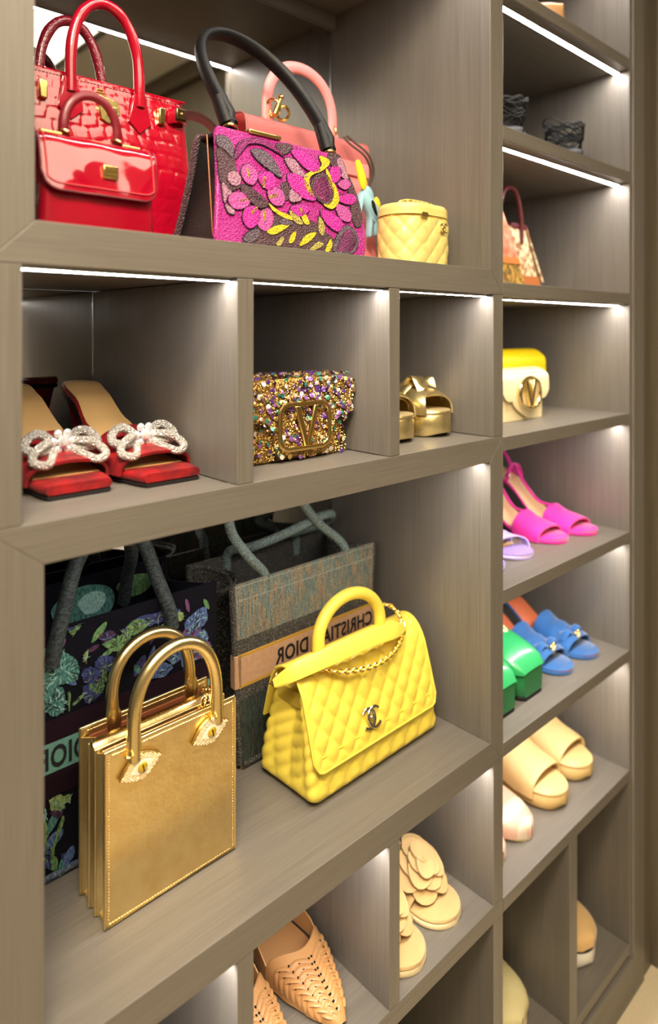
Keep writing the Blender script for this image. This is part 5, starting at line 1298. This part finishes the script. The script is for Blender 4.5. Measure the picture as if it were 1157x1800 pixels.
# ------------------------------------------------------------------ camellia mules
CRM = mat('cream_suede', (208,174,118), .8, sheen=.3, bump=('noise', 500, .25), vary=((196,160,104), 40, .8))
CRMS = mat('cream_sole', (236,216,170), .55, bump=('noise', 300, .08))
def camellia_mule(label, x, y, rz, mir):
    t = thing('camellia_mule', label, 'shoe', (x, y, ZL), rz, 'cream flower mules')
    s = -1 if mir else 1; L = .235
    W = round_toe(.0375, .17, [(.40, .036), (.6, .030), (.8, .029), (.94, .027), (1, .008)])
    X = lambda k: 0
    Z = lambda k: interp([(0, .013), (.3, .013), (.6, .018), (1, .024)], k)
    sole(t, 'outsole', CRMS, L, lambda k: W(k)*1.02, lambda k: .0004, lambda k: Z(k)-.005, X)
    sole(t, 'footbed', CRM, L, W, lambda k: Z(k)-.0055, Z, X, b=.003)
    band(t, 'strap', CRM, L, W, Z, .20, .46, lambda v: .014+.014*v, X, pw=.62, th=.003)
    # flower: rings of scalloped petals on the strap, tilted towards the toe
    c = Vector((0, .265*L, Z(.3)+.033)); nrm = Vector((0, -.50, .866)).normalized(); ax = Vector((1, 0, 0)); ay = nrm.cross(ax)
    for ring, (n, rad, pr, lift, off) in enumerate([(6, .0240, .0170, .000, 0), (6, .0165, .0150, .0060, .5), (5, .0100, .0118, .0118, .2)]):
        for k in range(n):
            a = 2*PI*(k+off)/n
            def petal(u, v):
                th = 2*PI*u; rr_ = pr*v*(1+.05*math.sin(th*3+k))
                px = rad*math.cos(a)+rr_*math.cos(th)*1.15; py = rad*math.sin(a)+rr_*math.sin(th)*1.25
                r2 = math.hypot(px, py)
                return c+ax*px+ay*py+nrm*(lift+.0030*(k % 2)-.0060*(r2/.03)**2+.0022*v**3)
            MB().shell(petal, 18, 4, .0018).build('petal', CRM, t, ang=70)
    for k in range(3):
        a = 2*PI*k/3
        MB().shell(lambda u, v: c+ax*(.005*math.cos(a+u*2.4)*(1-.3*v))+ay*(.005*math.sin(a+u*2.4)*(1-.3*v))+nrm*(.010+.009*v), 8, 4, .0012).build('bud_petal', CRM, t)
    MB().tube([tuple(Vector((sx*W(.46)*1.0, .46*L, Z(.46)))) for sx in (-1,)]+[(0, .47*L, Z(.46)+.046), (W(.46), .46*L, Z(.46))], .001, 6).build('strap_edge', CRM, t)
camellia_mule('cream flower mule, left shoe, half hidden by the divider', .663, .008, 0, False)
camellia_mule('cream suede mule with a large layered flower, right shoe on the lower shelf', .751, .018, 0, True)
# ------------------------------------------------------------------ right shelving: shared shapes
Z3, Z4, Z5, Z6, Z7 = 1.078, .860, .6425, .4215, .101
def heeled(t, L, hh, wmax, toe, soleM, inM, s, plat=.007, heelM=None, tip=.006, toe_a=.18, slim=True):
    W = round_toe(wmax, toe_a, [(.42, wmax*.86), (.62, wmax*.68), (.82, wmax*.66), (.94, wmax*.6), (1, .006)])
    X = lambda k: s*interp([(0, -.002), (.3, 0), (.6, .003), (1, 0)], k)
    Z = lambda k: interp([(0, plat), (.30, plat), (.45, plat+.12*hh), (.75, plat+.80*hh), (.92, plat+hh), (1, plat+hh)], k)
    sole(t, 'sole', soleM, L, W, lambda k: max(.0004, Z(k)-max(plat, .005)), Z, X, b=.002)
    insole(t, inM, L, W, Z, X)
    heel(t, heelM or soleM, L, W, Z, .92, .85, tip, X, depth=.14, tipt=.90)
    return W, X, Z
MAG = mat('fuchsia_suede', (236,24,160), .7, sheen=.4, bump=('noise', 500, .15), vary=((224,16,148), 40, .7))
BEI = mat('beige_insole', (226,184,140), .5, bump=('noise', 200, .05))
def pink_sandal(label, x, y, rz, mir):
    t = thing('heeled_sandal', label, 'shoe', (x, y, Z4), rz, 'fuchsia heeled sandals'); s = -1 if mir else 1; L = .225
    W, X, Z = heeled(t, L, .085, .0365, 'round', MAG, BEI, s)
    insole(t, MAG, L, W, lambda k: Z(k)+.0012, X, 'toe_cover', t1=.20, k=.95)
    band(t, 'toe_strap', MAG, L, W, Z, .14, .38, lambda v: .014+.013*v, X, pw=.6, th=.003, grow=1.05)
    k0 = .74
    MB().tube([(X(k0)+W(k0)*1.05*math.cos(a), k0*L+.020*math.sin(a)*0-.0+.03*math.cos(a)*0, Z(k0)+.002+.030*math.sin(a)) for a in [PI*i/16 for i in range(17)]], .0030, 8, flat=(1.3, .6)).build('ankle_strap', MAG, t)
    MB().tube(cr_open([(W(.9), .80*L, Z(.8)), (W(.9)*1.05, .92*L, Z(.9)+.030), (0, 1.0*L, Z(1)+.040), (-W(.9)*1.05, .92*L, Z(.9)+.030), (-W(.9), .80*L, Z(.8))], 6), .0030, 8).build('heel_strap', MAG, t)
    MB().torus((s*W(k0)*1.1, k0*L, Z(k0)+.010), .005, .0012, (1, 0, 0), 12, 6).build('buckle', SILV, t)
    MB().tube(cr_open([(0, .36*L, Z(.36)+.027), (s*.006, .5*L, Z(.5)+.020), (s*.010, .64*L, Z(.64)+.024), (0, k0*L, Z(k0)+.032)], 6), .0028, 8).build('instep_strap', MAG, t)
pink_sandal('fuchsia heeled sandal, front one of the pair', 1.106, .045, 0, False)
pink_sandal('fuchsia heeled sandal, rear one nearest the right panel', 1.187, .032, 0, True)
LIL = mat('lilac_suede', (150,124,214), .7, sheen=.4, bump=('noise', 500, .15), vary=((140,112,206), 40, .7))
LILP = mat('lilac_leather', (196,178,232), .45, bump=('noise', 300, .06))
def lilac_sandal(label, x, y, rz, mir):
    t = thing('strappy_sandal', label, 'shoe', (x, y, Z4), rz, 'lilac strappy sandals'); s = -1 if mir else 1; L = .23
    W, X, Z = heeled(t, L, .06, .0365, 'round', LILP, mat('yellow_beige_insole', (230,196,130), .5, bump=('noise', 200, .05)), s)
    insole(t, LIL, L, W, lambda k: Z(k)+.0012, X, 'toe_cover', t1=.20, k=.95)
    for a, b, sk in ((.16, .22, .12*s), (.20, .26, -.12*s), (.30, .36, .10*s), (.44, .49, -.08*s)):
        band(t, 'strap', LILP, L, W, Z, a, b, .020+.03*(a-.16), X, pw=.6, skew=sk, nv=4, grow=1.06)
lilac_sandal('lilac strappy sandal, front one beside the cabinet stile', .902, .042, 0, False)
lilac_sandal('lilac strappy sandal, rear one beside the fuchsia pair', .984, .044, 0, True)
BLU = mat('blue_suede', (14,94,162), .75, sheen=.5, bump=('noise', 500, .2), vary=((10,80,146), 40, .8))
ORI = mat('orange_insole', (206,106,66), .5, bump=('noise', 200, .05))
PEARL = mat('pearl', (238,220,170), .2, coat=.6, bump=('noise', 300, .02))
def blue_mule(label, x, y, rz, mir):
    t = thing('blue_mule', label, 'shoe', (x, y, Z5), rz, 'blue suede mules'); s = -1 if mir else 1; L = .228
    W, X, Z = heeled(t, L, .065, .037, 'round', BLU, ORI, s)
    insole(t, BLU, L, W, lambda k: Z(k)+.0012, X, 'toe_cover', t1=.22, k=.95)
    band(t, 'vamp', BLU, L, W, Z, .15, .46, lambda v: .018+.016*v+.003*math.sin(14*v), X, pw=.58, th=.003, grow=1.06)
    for sx in (-1, 1):
        MB().shell(lambda u, v: (sx*(.004+.030*u), .17*L+.034*v+.004*u, Z(.2)+.024+.010*math.sin(PI*u)+.004*math.sin(7*v)-.008*u), 8, 10, .004 if sx > 0 else -.004).build('bow', BLU, t, ang=50)
    p = MB().sphere((0, .165*L, Z(.2)+.023), .0060, 12, 8).build('pearl', PEARL, t)
    for k in range(5): MB().sphere((.0075*math.cos(2*PI*k/5), .160*L, Z(.2)+.023+.0075*math.sin(2*PI*k/5)), .0034, 8, 6).build('bead', GOLDM, p)
blue_mule('blue suede bow mule, front one of the pair', 1.096, .030, 0, False)
blue_mule('blue suede bow mule, rear one nearest the right panel', 1.178, .026, 0, True)
GRN = mat('green_satin', (46,158,92), .28, coat=.3, bump=('noise', 300, .05), vary=((40,146,84), 30, .7))
GRND = mat('green_platform', (34,120,66), .35, bump=('noise', 300, .05))
def green_loafer(label, x, y, rz, mir):
    t = thing('platform_loafer', label, 'shoe', (x, y, Z5), rz, 'green platform loafers'); s = -1 if mir else 1; L = .225
    W = taper([(0, .026), (.05, .033), (.14, .0375), (.40, .0375), (.6, .031), (.85, .030), (1, .018)])
    X = lambda k: 0
    Z = lambda k: interp([(0, .046), (.4, .046), (.7, .075), (1, .098)], k)
    sole(t, 'outsole', BLACK, L, lambda k: W(k)*.95, lambda k: .0004, lambda k: .006, X, t1=.50)
    sole(t, 'platform', GRND, L, W, lambda k: interp([(0, .006), (.45, .006), (.55, .05), (1, .085)], k), Z, X, b=.003)
    insole(t, BEI, L, W, Z, X)
    heel(t, GRND, L, W, Z, .86, .85, .020, X, depth=.22)
    band(t, 'vamp', GRN, L, W, Z, .0, .46, lambda v: .001+.045*v**.55, X, pw=.42, th=.003, drop=.003)
    MB().shell(lambda u, v: (lambda k, a: ((1 if a > 0 else -1)*W(min(.97, k))*1.02, k*L, Z(k)+.030*v))(.42+.55*(1-abs(2*u-1)**2), 2*u-1), 40, 3, .002).build('quarter', GRN, t, ang=60)
    for sx in (-1, 1): MB().torus((sx*.014, .30*L, Z(.3)+.038), .0085, .0028, (sx*.3, -.35, .9), 16, 8).build('horsebit', PEARL, t)
    MB().tube([(-.008, .30*L, Z(.3)+.041), (.008, .30*L, Z(.3)+.041)], .0030, 8).build('bar', PEARL, t)
green_loafer('green platform loafer, front one beside the cabinet stile', .897, .034, 0, False)
green_loafer('green platform loafer, rear one beside the blue mules', .981, .036, 0, True)
BUT = mat('butter_leather', (218,186,126), .5, bump=('vor', 500, .1), vary=((210,176,116), 30, .7))
BUTS = mat('butter_sole', (206,172,110), .7, bump=('noise', 400, .2), vary=((196,160,98), 60, .8))
def wedge_slide(label, x, y, rz, mir):
    t = thing('wedge_slide', label, 'shoe', (x, y, Z6), rz, 'butter wedge slides'); s = -1 if mir else 1; L = .24
    W = round_toe(.0420, .20, [(.45, .040), (.7, .037), (.9, .034), (1, .010)])
    X = lambda k: 0
    Z = lambda k: interp([(0, .030), (.3, .032), (.7, .060), (1, .074)], k)
    sole(t, 'wedge', BUTS, L, W, lambda k: interp([(0, .008), (.06, .0006), (1, .0006)], k), lambda k: Z(k)-.004, X, b=.006)
    sole(t, 'footbed', BUT, L, lambda k: W(k)*.98, lambda k: Z(k)-.005, Z, X, b=.004)
    band(t, 'strap', BUT, L, W, Z, .15, .62, lambda v: .018+.034*v, X, pw=.5, th=.004, grow=1.04, drop=.012)
wedge_slide('cream wedge slide, front one of the pair', 1.074, .030, 0, False)
wedge_slide('cream wedge slide, rear one nearest the right panel', 1.176, .036, 0, True)
BLS = mat('blush_leather', (214,170,146), .42, bump=('vor', 600, .08), vary=((206,160,136), 30, .7))
def blush_shoe(label, x, y, rz, mir):
    t = thing('blush_flat', label, 'shoe', (x, y, Z6), rz, 'blush lace up flats'); s = -1 if mir else 1; L = .24
    W = round_toe(.0375, .22, [(.45, .0365), (.65, .031), (.9, .029), (1, .010)])
    X = lambda k: 0; Z = lambda k: .012
    sole(t, 'sole', CRMS, L, lambda k: W(k)*1.03, lambda k: .0004, lambda k: .010, X, b=.003)
    insole(t, BEI, L, W, Z, X)
    band(t, 'vamp', BLS, L, W, Z, 0, .52, lambda v: .010+.032*v**.8, X, pw=.52, th=.0025, drop=.006)
    band(t, 'toe_cap', mat('cream_cap', (216,194,168), .35, coat=.2, bump=('noise', 300, .03)), L, W, Z, 0, .17, lambda v: .012+.014*v, X, pw=.52, th=.001, drop=.006, grow=1.05)
    MB().shell(lambda u, v: (lambda k, a: ((1 if a > 0 else -1)*W(min(.97, k))*1.02, k*L, Z(k)+(.045)*v))(.48+.50*(1-abs(2*u-1)**2), 2*u-1), 40, 3, .002).build('quarter', BLS, t, ang=60)
    LC = mat('tan_lace', (176,130,80), .6, bump=('noise', 600, .3))
    for i in range(3):
        k = .30+.07*i; z = Z(0)+.010+.032*(k/.52)**.8+.002
        MB().tube(cr_open([(-.015, k*L-.004, z-.003), (0, k*L, z+.003), (.015, k*L+.004, z-.003)], 5), .0020, 6).build('lace', LC, t)
    for sx in (-1, 1):
        MB().tube(cr_closed([(0, .42*L, .053), (sx*.012, .40*L, .060), (sx*.024, .42*L, .055), (sx*.012, .45*L, .050)], 5), .0022, 6, closed=True).build('bow_loop', LC, t)
blush_shoe('blush flat with tan lace, front one, mostly behind the cabinet stile', .887, .034, 0, False)
blush_shoe('blush flat with tan lace and pale toe cap, rear one beside the wedge slides', .968, .034, 0, True)
def clog(label, x, y):
    t = thing('cream_slip_on', label, 'shoe', (x, y, Z7), -6); L = .25
    W = round_toe(.046, .20, [(.45, .044), (.65, .036), (.9, .034), (1, .012)])
    X = lambda k: 0; Z = lambda k: .030
    sole(t, 'sole', CRMS, L, lambda k: W(k)*1.03, lambda k: .0004, lambda k: .022, X, b=.004)
    sole(t, 'stripe', BLACK, L, lambda k: W(k)*1.035, lambda k: .0225, lambda k: .0275, X)
    C2 = mat('cream_canvas', (224,212,160), .75, bump=('noise', 700, .3), vary=((214,200,146), 60, .7))
    band(t, 'vamp', C2, L, W, Z, 0, .50, lambda v: .008+.034*v**.7, X, pw=.5, th=.003, drop=.004)
    insole(t, C2, L, W, Z, X)
    MB().shell(lambda u, v: (lambda k, a: ((1 if a > 0 else -1)*W(min(.97, k))*1.02, k*L, Z(k)+.050*v))(.46+.52*(1-abs(2*u-1)**2), 2*u-1), 40, 3, .002).build('quarter', C2, t, ang=60)
    MB().tube(cr_open([(-.030, .50*L, .070), (0, .50*L, .093), (.030, .50*L, .070)], 8), .006, 8).build('collar', C2, t)
clog('cream canvas slip-on with black stripe in the lowest cubby', .957, .044)
def sneaker(label, x, y):
    t = thing('chunky_sneaker', label, 'shoe', (x, y, Z7), 0); L = .26
    W = round_toe(.044, .20, [(.45, .042), (.65, .036), (.9, .034), (1, .012)])
    X = lambda k: 0; Z = lambda k: .044
    WHT = mat('white_rubber', (226,220,206), .5, bump=('noise', 300, .1))
    sole(t, 'sole', WHT, L, lambda k: W(k)*1.04, lambda k: interp([(0, .008), (.08, .0006), (1, .0006)], k), lambda k: .030, X, b=.006)
    sole(t, 'stripe', BLACK, L, lambda k: W(k)*1.0, lambda k: .030, lambda k: .040, X)
    band(t, 'toe', mat('sand_suede', (216,176,116), .75, sheen=.3, bump=('noise', 500, .2)), L, W, Z, 0, .30, lambda v: .012+.020*v, X, pw=.5, th=.003, drop=.006)
    band(t, 'tongue', mat('grey_mesh', (120,112,98), .8, bump=('vor', 600, .6), vary=((60,56,48), 200, 1.3)), L, W, Z, .24, .62, lambda v: .034+.050*v, X, pw=.6, th=.003, drop=.006, grow=.98)
    for i in range(4):
        k = .30+.07*i
        band(t, 'lace', WHT, L, W, Z, k, k+.025, .052+.02*i*.6, X, pw=.6, nv=2, grow=.98, skew=(.05 if i % 2 else -.05))
    band(t, 'overlay', BLACK, L, W, Z, .20, .26, .044, X, pw=.5, nv=3, grow=1.02)
sneaker('chunky sneaker with white sole and sand toe in the lowest right cubby', 1.163, .026)
# ------------------------------------------------------------------ black tulle shoes on the upper shelf
def tulle_shoe(label, x, y):
    t = thing('tulle_shoe', label, 'shoe', (x, y, 1.522), -4, 'black tulle shoes'); L = .22
    W, X, Z = heeled(t, L, .03, .036, 'round', BLACK, mat('dark_insole', (60,58,60), .6, bump=('noise', 200, .05)), 1)
    DK = mat('dark_satin', (24,26,30), .5, bump=('noise', 300, .1))
    band(t, 'vamp', DK, L, W, Z, .0, .45, lambda v: .020+.034*v, X, pw=.55, th=.003)
    TUL = mat('black_tulle', (24,26,29), .8, bump=('noise', 400, .6))
    for k in range(14):
        a0 = k*.9
        MB().tube(cr_closed([(.044*math.cos(a0+q)*(.6+.04*k), .035+.030*math.sin(a0+q), .045+.012*math.sin(2*q+k)+.0025*k) for q in [0, 1.05, 2.1, 3.14, 4.2, 5.2]], 6), .0014, 6, closed=True).build('ruffle', TUL, t)
tulle_shoe('black tulle shoe, left one beside the cabinet stile', .955, .040)
tulle_shoe('black tulle shoe, right one on the upper shelf', 1.150, .040)
# toe of a tan shoe just showing on the shelf above
def tan_flat():
    t = thing('tan_flat', 'tan shoe whose toe just shows at the very top of the right shelving', 'shoe', (1.025, .010, 1.730), 0); L = .23
    W = round_toe(.036, .2, [(.45, .035), (.7, .030), (1, .010)]); X = lambda k: 0; Z = lambda k: .010
    sole(t, 'sole', CRMS, L, W, lambda k: .0004, Z, X)
    insole(t, BEI, L, W, Z, X)
    band(t, 'vamp', NUDE, L, W, Z, 0, .5, lambda v: .018+.032*v, X, pw=.55)
tan_flat()
# ------------------------------------------------------------------ small bags in the right shelving
def canvas_tote():
    t = thing('canvas_tote', 'cream dotted canvas tote with brown leather base on the third shelf', 'tote bag', (1.050, .150, 1.2985), 0)
    CAN = mat('dotted_canvas', (226,206,166), .75, bump=('noise', 700, .2), vary=((150,100,60), 95, 2.6))
    BRN = mat('tan_leather', (176,104,54), .45, bump=('vor', 600, .08))
    d = .080; h = .118
    rings = [[(x, y, z) for (x, y, nx, ny) in rrect(.093-.034*(z/h), -d/2+.016*z/h, d/2-.016*z/h, .008, 20, 8, 5)] for z in [.024+(h-.024)*j/12 for j in range(13)]]
    MB().loft(rings).build('body', CAN, t, ang=60)
    rings = [[(x, y, z) for (x, y, nx, ny) in rrect(.095-.034*(z/h), -d/2-.001+.016*z/h, d/2+.001-.016*z/h, .009, 20, 8, 5)] for z in (.0005, .004, .020, .030)]
    MB().loft(rings).build('base', BRN, t, ang=60)
    for sx in (-1, 1):
        for y in (-d/2+.016, d/2-.016):
            MB().tube([(sx*.058, y, h), (sx*.092, y*1.6, .02)], .0022, 6).build('binding', CAN, t)
    RB = mat('red_brown_leather', (96,30,32), .45, bump=('noise', 300, .08))
    for y in (-d/2+.012, d/2-.012):
        MB().tube(cr_open([(-.036, y, h-.03), (-.036, y, h+.010), (-.022, y, h+.055), (.0, y, h+.066), (.022, y, h+.055), (.036, y, h+.010), (.036, y, h-.03)], 6), .0040, 8).build('handle', RB, t)
    MB().box(.010, .060, -d/2+.014, d/2-.014, h-.004, h+.006).build('top_edge', RB, t, bevel=.002)
canvas_tote()
def scarf_bag():
    t = thing('print_pouch', 'pink and orange print pouch standing in front of the dotted canvas tote', 'pouch', (.906, .066, 1.2985), 0)
    PK = mat('pink_print', (224,164,140), .6, bump=('noise', 300, .1), vary=((206,108,72), 60, 1.6))
    FL = mat('mustard_flower_print', (206,160,70), .6, bump=('noise', 300, .1), vary=((104,84,50), 90, 2.2))
    rings = [[(x, y, z) for (x, y, nx, ny) in rrect(.062-.050*(z/.128)**1.2, -.026+.014*z/.128, .026-.014*z/.128, .006, 18, 6, 5)] for z in [.0005+.040*j/4 for j in range(5)]]
    MB().loft(rings).build('base', FL, t, ang=60)
    rings = [[(x*1.01, y*1.01, z) for (x, y, nx, ny) in rrect(.062-.050*(z/.128)**1.2, -.026+.014*z/.128, .026-.014*z/.128, .005, 18, 6, 5)] for z in [.040+.088*j/9 for j in range(10)]]
    MB().loft(rings).build('body', PK, t, ang=60)
    MB().loft([[(x*1.03, y*1.04, z) for (x, y, nx, ny) in rrect(.062-.050*(z/.128)**1.2, -.026+.014*z/.128, .026-.014*z/.128, .005, 18, 6, 5)] for z in (.036, .041, .046)]).build('orange_band', mat('orange_leather', (222,130,70), .45, bump=('noise', 300, .05)), t)
    MB().tube(cr_open([(-.012, 0, .122), (-.008, 0, .146), (.006, 0, .148), (.012, 0, .124)], 6), .0030, 8).build('wrist_loop', PK, t)
scarf_bag()
def small_flap_bag(label, loc, hx, d, h, M, nm, clasp=False):
    t = thing('flap_bag', label, 'handbag', loc, 0)
    def ring(z, g=0):
        v = z/h; k = .985+.015*math.sin(PI*v)
        return [(x*k, y, z) for (x, y, nx, ny) in rrect(hx+g, -d/2-g, d/2+g, .014, 20, 8, 6)]
    MB().loft([ring(.0005+h*.92*j/10) for j in range(11)]).build('body', M, t, ang=60)
    prof = cr_open([(d/2-.004, h*.5), (d/2-.004, h*.86), (d/4, h), (-d/4, h), (-d/2-.003, h*.86), (-d/2-.006, h*.62), (-d/2-.006, h*.40)], 6)
    n = len(prof)-1
    def fl(u, v):
        x = (2*u-1)*(hx+.002); i = v*n; a = prof[int(min(n-1, i))]; b = prof[int(min(n-1, i))+1]; k = i-int(min(n-1, i)); p = a+(b-a)*k
        z = p.y
        if clasp:                     # the flap dips to a tongue in the middle
            dip = max(0, 1-abs(x)/(hx*.62))**.6; z -= max(0, v-.62)/.38*h*.34*dip
        e = max(0, abs(x)-(hx-.016))/.018
        z += (max(0, v-.6)/.4)*h*.16*e**2
        return (x, p.x, z)
    MB().shell(fl, 36, n, -.004).build('flap', M, t, ang=60)
    if clasp:
        CG = mat('pale_gold_metal', (236,214,150), .16, 1.0)
        y = -d/2-.012
        fr = MB().tube([(.034*math.cos(a)*(1 if abs(math.cos(a)) < .8 else .93), y, .046+.026*math.sin(a)) for a in [2*PI*i/28 for i in range(28)]], .0036, 8, closed=True, up=(0, -1, 0)).build('clasp_frame', CG, t)
        for p0, p1 in (((-.014, .070), (0, .024)), ((.014, .070), (.002, .024))):
            MB().prism_y([(p0[0]-.005, p0[1]), (p0[0]+.005, p0[1]), (p1[0]+.004, p1[1]), (p1[0]-.004, p1[1])], y-.003, y+.003).build('initial_bar', CG, fr, bevel=.0012)
    return t
CRL = mat('ivory_leather', (238,220,172), .35, coat=.2, bump=('noise', 300, .04), vary=((232,212,160), 30, .7))
YLB = mat('bright_yellow_leather', (250,214,10), .4, bump=('noise', 300, .04), vary=((246,206,4), 30, .7))
small_flap_bag('ivory leather flap bag with gold initial clasp, in front of a bright yellow bag', (1.030, .108, 1.078), .070, .050, .086, CRL, 'ivory', True)
small_flap_bag('bright yellow leather flap bag behind the ivory bag', (1.108, .180, 1.078), .098, .062, .115, YLB, 'yellow')
# ------------------------------------------------------------------ stool reflected in the lower mirror
def stool():
    t = thing('vanity_stool', 'white upholstered stool with gold frame reflected in the lower mirror', 'stool', (1.02, -1.16, 0), 20)
    MB().box(-.20, .20, -.16, .16, .38, .46).build('seat', mat('white_upholstery', (238,236,232), .7, bump=('noise', 400, .1)), t, bevel=.02, seg=4)
    MB().box(-.205, .205, -.165, .165, .355, .379).build('frame', GOLDM, t, bevel=.003)
    for sx in (-1, 1):
        for sy in (-1, 1): MB().cyl((sx*.185, sy*.145, .356), (sx*.185, sy*.145, .0), .012, .009).build('leg', GOLDM, t)
stool()
